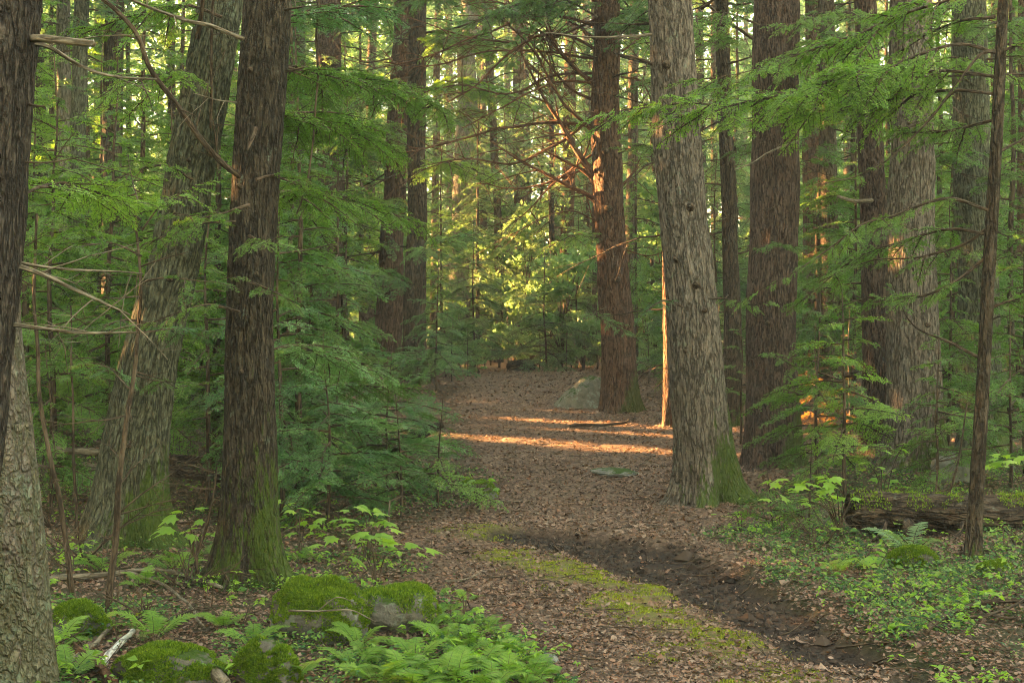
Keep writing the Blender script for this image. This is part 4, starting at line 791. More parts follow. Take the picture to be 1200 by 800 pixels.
for i, (pts, d0, d1, rc, nd) in enumerate([([(480, 30), (440, 10), (400, 20), (360, 30)], 26.5, 24, .8, 'needle_blue'), ([(495, 150), (530, 130), (560, 130)], 26.6, 25, .7, 'needle_green'), ([(480, 90), (440, 100), (400, 120)], 26.5, 24.5, .8, 'needle_green'), ([(480, 300), (510, 285), (545, 275)], 26.5, 24.5, .8, 'needle_blue'), ([(480, 330), (450, 320), (420, 330)], 26.5, 25, .8, 'needle_blue')]):
    bough("T5", pts, d0, d1, rc, nd, .016, seed=130 + i, dens=.7)
for i, (key, pts, d0, d1, rc, nd, r0) in enumerate([("T14", [(890, 30), (850, 15), (800, 25), (760, 50)], 16, 14.8, .5, 'needle_green', .014), ("T14", [(930, 60), (960, 50), (1000, 60)], 16, 15, .45, 'needle_green', .012), ("T16", [(1012, 60), (980, 45), (945, 60), (920, 85)], 16.8, 15.6, .5, 'needle_green', .014),
      ("T17", [(1060, 40), (1020, 20), (970, 15), (930, 30)], 15.4, 14.4, .55, 'needle_green', .014), ("T17", [(1075, 90), (1110, 70), (1150, 75), (1190, 95)], 15.4, 14.6, .5, 'needle_bright', .014), ("T18", [(1140, 40), (1170, 25), (1215, 30)], 17.3, 16, .6, 'needle_green', .014), ("T18", [(1140, 190), (1110, 180), (1080, 190)], 17.3, 16.2, .5, 'needle_green', .012), ("T18", [(1150, 220), (1180, 205), (1215, 215)], 17.3, 16.2, .5, 'needle_green', .012), ("T18", [(1140, 380), (1110, 372), (1085, 385)], 17.3, 16.2, .5, 'needle_green', .012),
      ("T13", [(850, 60), (830, 50), (800, 65)], 20, 19, .6, 'needle_green', .014), ("T13", [(852, 180), (880, 170), (905, 185)], 20, 19, .5, 'needle_green', .012), ("T10", [(700, 20), (660, 0), (610, 5), (560, 25)], 21.8, 20, .8, 'needle_green', .018), ("T10", [(728, 40), (760, 25), (790, 40)], 21.8, 20.5, .7, 'needle_green', .016), ("T10", [(725, 180), (750, 170), (775, 180)], 21.8, 20.5, .5, 'needle_green', .014), ("T10", [(705, 280), (675, 275), (640, 290)], 21.8, 20.5, .5, 'needle_green', .014),
      ("T5", [(495, 60), (540, 40), (590, 50)], 26.6, 24, .9, 'needle_green', .018), ("T5", [(495, 110), (535, 95), (580, 105), (620, 125)], 26.6, 24, .8, 'needle_bright', .018), ("T5", [(495, 200), (530, 190), (570, 205)], 26.6, 24.5, .7, 'needle_bright', .016), ("T5", [(480, 5), (520, -10), (570, 0)], 26.6, 24, .9, 'needle_green', .018), ("T5b", [(462, 160), (430, 150), (395, 165)], 28.5, 26, .9, 'needle_bright', .018), ("T5b", [(458, 240), (425, 235), (390, 250)], 28.5, 26, .9, 'needle_bright', .018),
      ("T3", [(245, 100), (215, 85), (180, 90), (140, 100)], 10.6, 9.6, .5, 'needle_bright', .012), ("T3", [(225, 210), (190, 195), (150, 205), (110, 220)], 10.6, 9.8, .45, 'needle_bright', .012), ("T1", [(20, 230), (60, 215), (110, 225), (150, 240)], 5.5, 6.8, .3, 'needle_bright', .008), ("T3", [(180, 380), (145, 375), (105, 390), (70, 400)], 10.5, 9.8, .4, 'needle_green', .011), ("T3", [(260, 20), (215, 5), (165, 15), (120, 30)], 10.6, 10.4, .55, 'needle_bright', .013), ("T4", [(275, 260), (240, 262), (200, 275), (165, 290)], 9.2, 8.6, .32, 'needle_bright', .010), ("T4", [(280, 365), (245, 360), (205, 372), (175, 385)], 9.2, 8.8, .3, 'needle_green', .010)]):
    bough(key, pts, d0, d1, rc, nd, r0, .12, seed=180 + i)
# knots and broken stubs on the bark
for key, spots in (("T12", [(806, 250, 14), (790, 312, 10), (812, 340, 12), (800, 420, 9), (795, 140, 12), (778, 85, 16), (822, 372, 9)]), ("T14", [(902, 250, 9), (918, 120, 8), (895, 380, 9)]), ("T4", [(285, 230, 10), (305, 330, 9), (298, 95, 11), (288, 440, 8), (310, 520, 8)]), ("T17", [(1062, 250, 9), (1080, 380, 9), (1058, 150, 8)]), ("T10", [(712, 250, 14), (722, 330, 12), (708, 180, 14)]), ("T3", [(205, 330, 12), (228, 200, 10), (160, 520, 10)])):
    root, C, rr, d = TREES[key]
    for (a_, b_, sz) in spots:
        p = W(a_, b_, d); cx = np.array([np.interp(p[2], C[:, 2], C[:, j]) for j in range(3)]); rad = np.interp(p[2], C[:, 2], rr); dx = max(-.9, min(.9, (p[0] - cx[0]) / rad)); n_ = np.array([dx, -math.sqrt(1 - dx * dx), rng.uniform(-.1, .35)]); r_ = sz / 2 * d / F * .55
        Q = np.array([cx + n_ * rad * .8, cx + n_ * rad * 1.02, cx + n_ * (rad + r_ * rng.uniform(.8, 2.2))]); 
        mb = MB(); tube(mb, wiggle(curve(Q, 8), .006, rng, .1), np.linspace(r_ * 1.7, r_ * .7, 8) * np.array([1, 1, 1, 1, .9, 1, .8, .75]), 9); mb.build("branch_stub", M['twig'], root)
# the vine that hangs in front of the woods, right of the straight trunk
P = wiggle(px_curve([(374, -60), (373, 30), (371, 90), (369, 160), (362, 205), (352, 240), (348, 252)], 10.5, 10.5, 40), .02, rng, .3); mb = MB(); tube(mb, P, np.linspace(.009, .006, 40), 6)
tag(mb.build("hanging_vine", M['twig'], loc=P[0]), "thin bare vine hanging down between the straight mossy trunk and the bluish hemlocks", "vine")

# thin dead saplings and the half bare one in front of the leaning trunk
def dead_sapling(label, pts, d, r0, r1, limbs, seed):
    g = np.random.default_rng(seed); P = px_curve(pts, d, d, 40); P = np.concatenate([[P[0] + np.array([0, 0, min(0, z1(P[0, 0], d) - .1 - P[0, 2])])], P]); P = wiggle(P, .025, g, .5); root = thing("dead_sapling", label, "sapling", (P[0, 0], d, z1(P[0, 0], d)))
    mb = MB(); tube(mb, P, np.linspace(r0, r1, 41), 8); mb.build("trunk", M['twig'], root)
    for _ in range(limbs):
        i = int(g.integers(4, 38)); a = g.uniform(0, 6.28); l = g.uniform(.15, .6); e = np.array([math.cos(a), math.sin(a), g.uniform(-.3, .6)]); Q = wiggle(np.array([P[i] + e * l * s for s in np.linspace(0, 1, 9)]), .03, g, .25); mb = MB(); tube(mb, Q, np.linspace(.006, .002, 9), 5)
        for _ in range(4):
            j = int(g.integers(2, 8)); v = nrm(e + g.normal(0, .6, 3)); tube(mb, np.array([Q[j] + v * l * .4 * s for s in np.linspace(0, 1, 4)]), np.linspace(.003, .0012, 4), 3, 0, False)
        mb.build("branch", M['twig'], root)
    return root, P
dead_sapling("thin dark dead sapling with a bend, nearest the pale birch trunk", [(88, 705), (78, 640), (66, 560), (50, 470), (44, 410), (40, 330), (42, 250)], 8.6, .020, .008, 10, 1)
r_, P_ = dead_sapling("dark dead sapling with forked dead twigs standing in front of the leaning grey trunk", [(128, 718), (140, 640), (143, 580), (152, 500), (160, 440), (168, 380), (170, 320), (165, 250)], 8.2, .022, .007, 12, 2)
for i, (p, nd, rc) in enumerate([([(166, 300), (130, 285), (90, 290), (50, 300)], 'needle_green', .3), ([(168, 330), (200, 325), (245, 330), (270, 325)], 'needle_green', .25), ([(166, 270), (190, 240), (230, 215)], 'needle_bright', .3), ([(165, 258), (130, 230), (90, 205), (60, 200)], 'needle_bright', .3), ([(166, 390), (200, 385), (240, 392)], 'needle_blue', .2), ([(160, 440), (190, 448), (240, 450)], 'needle_green', .2), ([(165, 250), (160, 215), (150, 180)], 'needle_bright', .3), ([(158, 460), (130, 430), (95, 425)], 'needle_blue', .22)]):
    bough(r_, p, 8.2, 8.2 - .5 + .25 * i, rc, nd, .006, .25, seed=150 + i, dens=.8)
dead_sapling("thin dead sapling between the bent one and the leaning trunk", [(88, 600), (85, 520), (82, 440), (80, 360)], 11.6, .014, .006, 8, 3)
dead_sapling("thin leaning dead stick sapling at the foot of the straight mossy trunk", [(232, 650), (245, 615), (256, 575), (260, 545)], 9.3, .012, .006, 2, 4)
dead_sapling("thin bare sapling that slants to the right behind the rotten log", [(1108, 590), (1118, 560), (1128, 520), (1135, 470)], 12.9, .014, .006, 6, 5)
dead_sapling("thin upright bare sapling behind the middle of the rotten log", [(1096, 590), (1100, 540), (1098, 490), (1104, 440)], 13.1, .010, .004, 6, 6)

# ------------------------------------------------------------------ rocks
def rock(label, px, py, w, h, depth_k, mat, moss=0, seed=0, d=None, tilt=0.0, name="mossy_rock", sharp=1.0, sink=0.35, dome=1.0, planes=None):
    """w, h in px of the photograph at the rock's own distance; py is its foot"""
    g = np.random.default_rng(seed + 500); b = G(px, py) if d is None else D(px, d); s = b[1] / F
    rx, rz, ry = w * s / 2 * 1.1, h * s * .72, w * s / 2 * depth_k
    b = b + np.array([0, ry * .6, 0]); b[2] = z1(b[0], b[1])
    nu, nv = 72, 40; u = np.arange(nu) / nu * 2 * math.pi; v = np.linspace(0, math.pi, nv); U, V_ = np.meshgrid(u, v)
    S = np.stack([np.cos(U) * np.sin(V_), np.sin(U) * np.sin(V_), np.cos(V_)], -1).reshape(-1, 3)
    q = g.random(3) * 40; NP = nrm(g.normal(0, 1, (15, 3)) * [1, 1, .8]); DP = g.uniform(.70, 1.02, 15); DP[0] = .8; NP[0] = nrm(np.array([g.normal(0, .3), g.normal(0, .3), 1]))
    if planes: NP = nrm(np.array([p_[:3] for p_ in planes], float)); DP = np.array([p_[3] for p_ in planes])
    t_ = np.maximum(S @ NP.T, 0) / DP; disp = (np.sum(t_ ** 9, 1) + 1e-6) ** (-1 / 9.0); disp = np.minimum(disp, 1.3 if planes is None else 1.9); disp = 1 + sharp * (disp - 1)
    disp = disp * (1 + (fbm(S * 1.7 + q, 3) - .5) * .55 + (fbm(S * 7 + q, 3) - .5) * .16)
    P = S * disp[:, None] * np.array([rx, ry, rz]) * [1, 1, dome]; ct, st = math.cos(tilt), math.sin(tilt); P = np.stack([P[:, 0] * ct - P[:, 2] * st, P[:, 1], P[:, 0] * st + P[:, 2] * ct], -1)
    P = P + b + np.array([0, 0, h * s - rz * 1.0])
    i = np.arange(nv - 1)[:, None]; j = np.arange(nu)[None]; k = (j + 1) % nu
    Q = np.stack([i * nu + j, (i + 1) * nu + j, (i + 1) * nu + k, i * nu + k], -1).reshape(-1, 4)
    root = thing(name, label, "rock", tuple(b)); mb = MB(); mb.add(P, Q); mb.build("stone", M[mat], root)
    if moss:                                 # cushions of moss blades on the upper faces
        f = P[Q]; c = f.mean(1); nn = nrm(np.cross(f[:, 2] - f[:, 0], f[:, 3] - f[:, 1])); ar = np.linalg.norm(np.cross(f[:, 2] - f[:, 0], f[:, 3] - f[:, 1]), axis=1) / 2
        wgt = ar * sstep(-.15, .55, nn[:, 2] + (fbm(c / 0.12 + q, 3) - .5) * 1.8) * sstep(.26, .44, fbm(c / 0.20 + q + 9, 3)); wgt = wgt / wgt.sum(); ix = g.choice(len(Q), moss, p=wgt)
        a_, b_ = g.random((2, moss, 1)); fx = f[ix]; p = (fx[:, 0] * (1 - a_) + fx[:, 1] * a_) * (1 - b_) + (fx[:, 3] * (1 - a_) + fx[:, 2] * a_) * b_
        e = nrm(nn[ix] + g.normal(0, .55, (moss, 3)) + [0, 0, .35]); sd_ = nrm(np.cross(e, g.normal(0, 1, (moss, 3)))); L = (g.uniform(.008, .020, moss) * (0.3 + 1.6 * fbm(p / 0.06, 2)))[:, None]
        V = np.stack([p - sd_ * .0045, p + sd_ * .0045, p + e * L], 1).reshape(-1, 3); mb = MB(); mb.add(V, None, np.arange(len(V)).reshape(-1, 3)); mb.build("moss", M['moss'], root, smooth=False)
    return root
rock("large mossy boulder right of the straight trunk's foot, thick green moss over grey stone", 374, 752, 110, 68, .8, 'rock_moss', 25600, 1, sharp=.30)
rock("mossy mound sloping down toward the trail, joined to the large mossy boulder's right side", 455, 742, 120, 50, .8, 'rock_moss', 14400, 2, sharp=.30)
rock("low round rock capped with dark green moss at the bottom edge by the birch stick", 188, 806, 122, 44, .7, 'rock_moss', 24000, 3, sharp=.4)
rock("small mossy hump right of the low round rock at the bottom edge", 312, 806, 72, 50, .8, 'rock_moss', 14400, 4, sharp=.30)
rock("mossy rock half hidden beside the pale birch trunk", 88, 752, 62, 44, .8, 'rock_moss', 11200, 5, sharp=.30)
rock("slanting boulder at the left of the rusty trunk, its left face pale", 688, 478, 60, 44, .9, 'rock_boulder', 0, 8, d=22.4, name="boulder", planes=[(-.62, -.25, .74, .50), (-.05, -.93, .36, .62), (.15, .1, 1, .80), (1, -.2, .1, .85), (0, 1, .2, .8), (.6, -.7, .3, .8), (0, 0, -1, 1), (-1, .2, .1, 1.25), (-.5, -.8, .2, .8)])
rock("flat grey stone lying flush in the middle of the trail", 720, 559, 50, 7, 1.6, 'rock_grey', 0, 9, name="flat_stone", sharp=.4)
rock("small grey stone at the trail's edge near the bottom fern tips", 642, 779, 24, 15, .9, 'rock_grey', 0, 11, name="small_stone", sharp=.7)
rock("small moss and lichen rock under the rotten log beside the pale fern", 1073, 668, 46, 24, .8, 'rock_moss', 9600, 12, sharp=.30)
rock("little mossy hump in the ground cover right of the thin leaning sapling", 1168, 672, 34, 14, .9, 'rock_moss', 4800, 13, sharp=.4)
rock("small dark mossy stone under the needles at the left edge of the trail", 560, 586, 42, 22, .8, 'rock_moss', 4000, 14, sharp=.30)
rock("dark rock in the shade behind the right part of the rotten log", 1120, 585, 50, 40, .8, 'rock_grey', 0, 15, d=14.6, name="shaded_rock", sharp=.9)

# ------------------------------------------------------------------ the rotten log, fallen sticks and stumps
def rough_log(P, r, amp, g, mat, seg=40, ring=0.03):
    L = np.concatenate([[0], np.cumsum(np.linalg.norm(np.diff(P, axis=0), axis=1))]); n = max(8, int(L[-1] / ring)); s = np.linspace(0, L[-1], n); C = np.stack([np.interp(s, L, P[:, k]) for k in range(3)], -1); rr = np.interp(s, L, np.broadcast_to(r, (len(P),)))
    T, N, B = frames(C); a = np.arange(seg) / seg * 2 * math.pi; q = g.random(3) * 30
    co = np.stack([np.cos(a)[None] * rr[:, None], np.sin(a)[None] * rr[:, None], np.broadcast_to(s[:, None] * .2, (n, seg))], -1)
    rad = rr[:, None] * (1 + (fbm(co / .16 + q, 3) - .5) * .55) + bark_disp(co, amp, .03, q)
    hole = sstep(.60, .72, fbm(co * [1, 1, 2.2] / .14 + q + 5, 3)); rad = rad - hole * rr[:, None] * .30      # rotted hollows
    e = np.minimum(s, L[-1] - s)[:, None]; rad = rad * (1 - .35 * np.exp(-e / .05) * (.4 + fbm(co / .05 + q, 2)))
    V = C[:, None] + (N[:, None] * np.cos(a)[None, :, None] + B[:, None] * np.sin(a)[None, :, None]) * rad[..., None]
    i = np.arange(n - 1)[:, None]; j = np.arange(seg)[None]; k = (j + 1) % seg; mb = MB(); Q = np.stack([i * seg + j, i * seg + k, (i + 1) * seg + k, (i + 1) * seg + j], -1).reshape(-1, 4)
    V = V.reshape(-1, 3); m = len(V); V2 = np.concatenate([V, C[[0, -1]] + T[[0, -1]] * np.array([[.06], [-.06]])]); co2 = np.concatenate([co.reshape(-1, 3), [[0, 0, 0], [0, 0, 1]]])
    Tt = [(m, (jj + 1) % seg, jj) for jj in range(seg)] + [(m + 1, m - seg + jj, m - seg + (jj + 1) % seg) for jj in range(seg)]; mb.add(V2, Q, Tt, 0, co2); return mb, V, rr
g = np.random.default_rng(31); dl = 11.3
P = px_curve([(996, 594), (1050, 600), (1110, 603), (1170, 607), (1235, 605), (1330, 602)], dl, dl + .3, 40); root = thing("rotten_log", "dark rotten log with a broken mossy end lying behind the thin leaning sapling", "log", (P[0, 0], P[0, 1], z1(P[0, 0], P[0, 1])))
mb, Vl, _ = rough_log(P, np.linspace(.17, .175, 40), .016, g, 'log', 56, .02); mb.build("log_body", M['log'], root)
top = Vl[(Vl[:, 2] > P[:, 2].mean() + .07)]; ix = g.integers(0, len(top), 9000); p = top[ix] + g.normal(0, .012, (9000, 3)); kp = fbm(p / .16 + 4, 3) > .52; p = p[kp]; m_ = len(p); e = nrm(g.normal(0, .5, (m_, 3)) + [0, -.1, 1]); sd_ = nrm(np.cross(e, g.normal(0, 1, (m_, 3)))); mb = MB(); V = np.stack([p - sd_ * .005, p + sd_ * .005, p + e * g.uniform(.01, .025, (m_, 1))], 1).reshape(-1, 3); mb.add(V, None, np.arange(len(V)).reshape(-1, 3)); mb.build("moss", M['moss'], root, smooth=False)
for pts, r in [([(1062, 612), (1075, 632), (1082, 650)], .07), ([(1128, 612), (1122, 628), (1098, 648)], .022), ([(1038, 612), (1034, 624), (1022, 634)], .02)]:
    mb, *_ = rough_log(px_curve(pts, dl - .15, dl - .4, 12), np.linspace(r, r * .5, 12), .004, g, 'log', 20, .02); mb.build("broken_slab", M['log'], root)

def stick(label, pts, r0, r1, mat='twig', forks=(), up=0.0, name="fallen_branch", cat="branch", seg=8, d=None, wig=.02, group=None):
    """a branch lying on the ground along the pixels of the photograph (or at the distance d where it is held up)"""
    if d is None: Pk = np.array([G(a, b) for a, b in pts]); Pk[:, 2] += r0 * .6 + up
    else: Pk = np.array([W(a, b, d) for a, b in pts])
    P = wiggle(curve(Pk, 24), wig, rng, .35); o = None
    if not forks:
        mb = MB(); tube(mb, P, np.linspace(r0, r1, 24), seg); return tag(mb.build(name, M[mat], loc=P[0]), label, cat, group)
    root = thing(name, label, cat, tuple(P[0]), group); mb = MB(); tube(mb, P, np.linspace(r0, r1, 24), seg); mb.build("stem", M[mat], root)
    for fp in forks:
        Fk = np.array([G(a, b) for a, b in fp]) if d is None else np.array([W(a, b, d) for a, b in fp])
        if d is None: Fk[:, 2] += r0 * .6 + up
        f0 = P[np.argmin(np.linalg.norm(P - Fk[0], axis=1))]; Fk[0] = f0; mb = MB(); tube(mb, wiggle(curve(Fk, 14), .015, rng, .3), np.linspace(r0 * .6, r1 * .6, 14), 6); mb.build("fork", M[mat], root)
    return root
stick("forked dark dead branch lying on the ground cover in the lower right corner", [(1085, 748), (1110, 732), (1140, 718), (1175, 712), (1215, 712)], .017, .014, 'twig', [[(1112, 733), (1150, 731), (1185, 722), (1210, 708)], [(1152, 719), (1165, 730), (1195, 735)]], .03)
stick("thin dark stick lying across the leaves right of the mud, nearest the forked branch", [(978, 746), (1010, 743), (1040, 743), (1065, 748)], .009, .004, 'twig', up=.01)
stick("thin twig on the dead leaves below the other stick at the mud's right edge", [(980, 762), (1010, 760), (1045, 757)], .007, .003, 'twig', up=.01)
stick("long bare grey stick lying level in front of the leaning trunk's foot", [(50, 692), (100, 684), (150, 679), (200, 680), (235, 690), (258, 700)], .022, .013, 'twig_pale', [[(150, 679), (200, 700), (240, 745)]], .05)
stick("short white birch stick lying beside the low round mossy rock", [(116, 790), (132, 768), (154, 745)], .021, .016, 'birch_white', up=.02, name="birch_stick", cat="stick")
stick("broken brown stub pointing up out of the bottom edge left of the round mossy rock", [(92, 775), (108, 790), (135, 812)], .024, .026, 'twig_rust', up=.04, name="broken_stick", cat="stick")
stick("tan broken branch end leaning on the right of the low round mossy rock", [(232, 788), (248, 798), (262, 812)], .035, .03, 'twig_pale', up=.03, name="broken_stick", cat="stick")
stick("grey fallen branch pointing at the birch stick from the lower left corner", [(62, 800), (90, 780), (112, 762), (126, 742)], .016, .010, 'twig_pale', up=.03)
stick("thin pale forked twig arching over the large mossy boulder", [(338, 715), (370, 716), (410, 714), (440, 727)], .006, .003, 'twig_pale', [[(370, 716), (395, 700), (420, 708)]], 0, d=7.45)
for i, (pts, r, lab) in enumerate([([(28, 545), (60, 525), (95, 505), (130, 500)], .05, "grey fallen limb propped left of the leaning trunk"), ([(60, 560), (90, 548), (120, 545), (150, 530)], .035, "thinner pale fallen limb under the propped grey one"), ([(190, 552), (240, 556), (270, 560), (330, 563)], .06, "mossy fallen log in the shade behind the straight trunk"),
      ([(200, 536), (240, 537), (300, 533)], .04, "brown fallen limb above the mossy log behind the straight trunk"), ([(60, 590), (110, 585), (150, 592)], .03, "short rotten limb lying before the leaning trunk's left side")]):
    P = wiggle(px_curve(pts, 12.9 + i * .2, 13.2 + i * .2, 20), .03, rng, .5); P[:, 2] = np.minimum(P[:, 2], Z(P[:, 0], P[:, 1]) + .55); mb, *_ = rough_log(P, np.linspace(r, r * .7, 20), .006, rng, 'log', 20, .03); tag(mb.build("fallen_limb", M['twig_pale'] if i < 2 else M['log'], loc=P[0]), lab, "branch")
P = wiggle(px_curve([(432, 532), (460, 524), (490, 510), (518, 498)], 15.0, 15.6, 24), .02, rng, .4); mb, *_ = rough_log(P, np.linspace(.07, .06, 24), .006, rng, 'log', 24, .02); tag(mb.build("fallen_log", M['bark_dark'], loc=P[0]), "mossy cut log end sticking out of the bluish hemlock toward the trail", "log")
P = px_curve([(596, 430), (612, 425), (624, 419)], 31, 31.4, 12); P[:, 2] = Z(P[:, 0], P[:, 1]) + .08; mb, *_ = rough_log(P, np.linspace(.14, .18, 12), .02, rng, 'log', 24, .03); tag(mb.build("fallen_log", M['log'], loc=P[0]), "short dark log lying at the far crest where the trail ends", "log")
mb, *_ = rough_log(np.array([D(527, 37) + [0, 0, z] for z in (-.2, .2, .6, .95)]), np.array([.42, .36, .33, .28]), .03, rng, 'log', 30, .04); tag(mb.build("broken_stump", M['twig_rust'], loc=D(527, 37)), "broken brown stump at the foot of the pale hazy trunk", "stump")
stick("fallen pole lying across the ground right of the rusty trunk", [(750, 444), (775, 438), (800, 428)], .05, .03, 'twig', up=.1, name="fallen_pole"); stick("thin fallen branch lying at the rusty trunk's foot", [(668, 502), (700, 500), (728, 499), (745, 492)], .025, .015, 'twig', up=.02)
stick("short pale stake standing at the left edge of the trail", [(455, 612), (456, 600), (457, 587)], .008, .007, 'twig_pale', d=11.2, name="pale_stake", cat="stake", wig=.002)
for i, (pts, lab) in enumerate([([(468, 622), (490, 618), (510, 612)], "thin dark twig at the trail's left edge"), ([(590, 590), (605, 589), (622, 591)], "thin grey stick lying across the trail near the small hemlocks"), ([(648, 642), (655, 648), (662, 655)], "short dark stick fallen in the mud's upper end"), ([(690, 622), (730, 620), (775, 616)], "long thin twig on the trail before the large mossy trunk"),
      ([(522, 684), (545, 682), (563, 674)], "curved pale twig on the dead leaves left of the moss strip"), ([(566, 680), (582, 679), (600, 676)], "thin dark twig beside the curved pale one"), ([(812, 660), (822, 658), (832, 662)], "little dark chip of wood at the mud's right side"), ([(836, 714), (838, 708), (842, 703)], "small upright stub of twig in the moss strip")]):
    stick(lab, pts, .010, .004, 'twig_pale' if i in (1, 4) else 'twig', up=.01, name="twig", cat="twig", wig=.01)

def dead_bush(label, px, py, n, size, seed, mat='twig'):
    g = np.random.default_rng(seed); b = G(px, py); root = thing("dead_twigs", label, "dead branch", tuple(b))
    for i in range(n):
        a = g.uniform(0, 6.28); e = np.array([math.cos(a), math.sin(a) * .6, g.uniform(.15, 1.0)]); l = size * g.uniform(.5, 1.1); Q = wiggle(np.array([b + e * l * s + [0, 0, -.25 * l * s * s] for s in np.linspace(0, 1, 10)]), .05, g, .35); mb = MB(); tube(mb, Q, np.linspace(.008, .002, 10), 5)
        for _ in range(6):
            j = int(g.integers(2, 9)); v = nrm(e + g.normal(0, .7, 3)); tube(mb, wiggle(np.array([Q[j] + v * l * .45 * s for s in np.linspace(0, 1, 6)]), .025, g, .2), np.linspace(.004, .0012, 6), 4, 0, False)
        mb.build("branch", M[mat], root)
for i, (px, py, n, sz, lab) in enumerate([(215, 690, 6, .6, "tangle of bare dead twigs before the leaning trunk's foot, above the long grey stick"), (100, 660, 6, .7, "bare dead twigs spreading between the two dark dead saplings"), (150, 620, 5, .8, "bare dead twigs in front of the leaning grey trunk's base"), (225, 600, 5, .7, "bare dead twigs in the shade between the leaning and the straight trunk"), (60, 620, 5, .9, "bare dead twigs reaching up beside the pale birch trunk"),
      (395, 600, 5, .5, "bare dead twigs by the maple seedlings left of the trail"), (180, 735, 4, .45, "bare dead twigs round the foot of the forked dead sapling"), (965, 640, 4, .5, "bare twigs among the bank's leaves in front of the rotten log's end"), (500, 560, 4, .6, "bare twigs under the bluish hemlocks at the trail edge"), (1190, 640, 4, .5, "bare twigs at the right edge beside the rotten log")]):
    dead_bush(lab, px, py, n, sz, 700 + i)
# ------------------------------------------------------------------ ferns
def frond_mesh(seed, L, wk=0.30, mat='fern'):
    g = np.random.default_rng(seed); t = np.linspace(0, 1, 20); P = np.stack([L * (t - .18 * t ** 2.5), t * 0, L * (.75 * t - .62 * t * t)], -1); mb = MB(); tube(mb, P, np.linspace(.0028, .0008, 20), 3, 0, False); P0, E, S = [], [], []
    n = 22
    for i in range(n):
        tt = .20 + .80 * i / n; p = np.array([np.interp(tt, t, P[:, k]) for k in range(3)]); d = nrm(np.array([np.interp(min(1, tt + .03), t, P[:, k]) - np.interp(tt - .03, t, P[:, k]) for k in range(3)])); l = wk * L * (1.05 - tt) ** .8 * min(1, .55 + 2.2 * (tt - .2)) * g.uniform(.85, 1.1)
        for sd_ in (1, -1):
            lat = np.array([0, sd_, 0.0]); e = nrm(d * .38 + lat + np.array([0, 0, g.uniform(-.25, .05)])); m = max(3, int(l / .009)); w = np.cross(e, np.array([0, 0, 1.0])); w = nrm(w)
            for j in range(m):
                f = (j + .5) / m; pw = l * .20 * (1 - f) ** .7 + .002
                for ss in (1, -1): P0.append(p + e * l * f); E.append(nrm(w * ss + e * .45) * pw); S.append(e * l / m * .55)
    P0, E, S = map(np.array, (P0, E, S)); V = np.stack([P0 - S, P0 + E * .6 - S * .7, P0 + E, P0 + S], 1).reshape(-1, 3); mb.add(V, np.arange(len(V)).reshape(-1, 4), None, 1)
    return mb.mesh("frond", [M['twig'], M[mat]], smooth=False)
FR = [frond_mesh(k, .5) for k in range(4)]; FRP = frond_mesh(9, .5, .22, 'fern_pale')
def fern(label, px, py, size, n, seed, group=None, pale=False, spread=(0, 6.28), pit=(.1, .5)):
    g = np.random.default_rng(seed + 40); b = G(px, py); root = thing("fern", label, "fern", tuple(b + [0, 0, -.01]), group)
    for i in range(n):
        a = spread[0] + (spread[1] - spread[0]) * (i + g.uniform(.1, .9)) / n; put("frond", FRP if pale else FR[int(g.integers(4))], root, basis((0, 0, 0), a, g.uniform(*pit), size / .5 * g.uniform(.75, 1.1), g.uniform(-.3, .3)))
fs = [(536, 735, .24, 7), (520, 758, .27, 7), (552, 765, .27, 8), (580, 772, .24, 7), (604, 785, .24, 7), (486, 782, .28, 7), (560, 790, .28, 8), (470, 800, .3, 7), (520, 800, .3, 8), (618, 802, .24, 7), (540, 780, .26, 7), (638, 798, .20, 6), (526, 718, .2, 6), (590, 800, .26, 7), (500, 812, .3, 7), (548, 706, .16, 5),
      (500, 745, .22, 6), (570, 742, .2, 6), (445, 806, .26, 6), (596, 755, .17, 5), (535, 812, .3, 7), (505, 728, .18, 5), (575, 812, .28, 7), (612, 815, .25, 6),
      (432, 775, .22, 6), (462, 762, .2, 6), (478, 745, .18, 5), (492, 722, .17, 5), (512, 700, .15, 5), (415, 790, .26, 6), (440, 800, .26, 7), (480, 815, .3, 7), (655, 812, .22, 6), (560, 735, .18, 5), (585, 750, .18, 5), (600, 770, .2, 6), (625, 790, .2, 6), (452, 785, .24, 6)]
for i, (px, py, s_, n) in enumerate(fs): fern("bright yellow green fern in the clump between the mossy boulder and the trail", px, py, s_, n, i, "ferns in the clump by the trail")
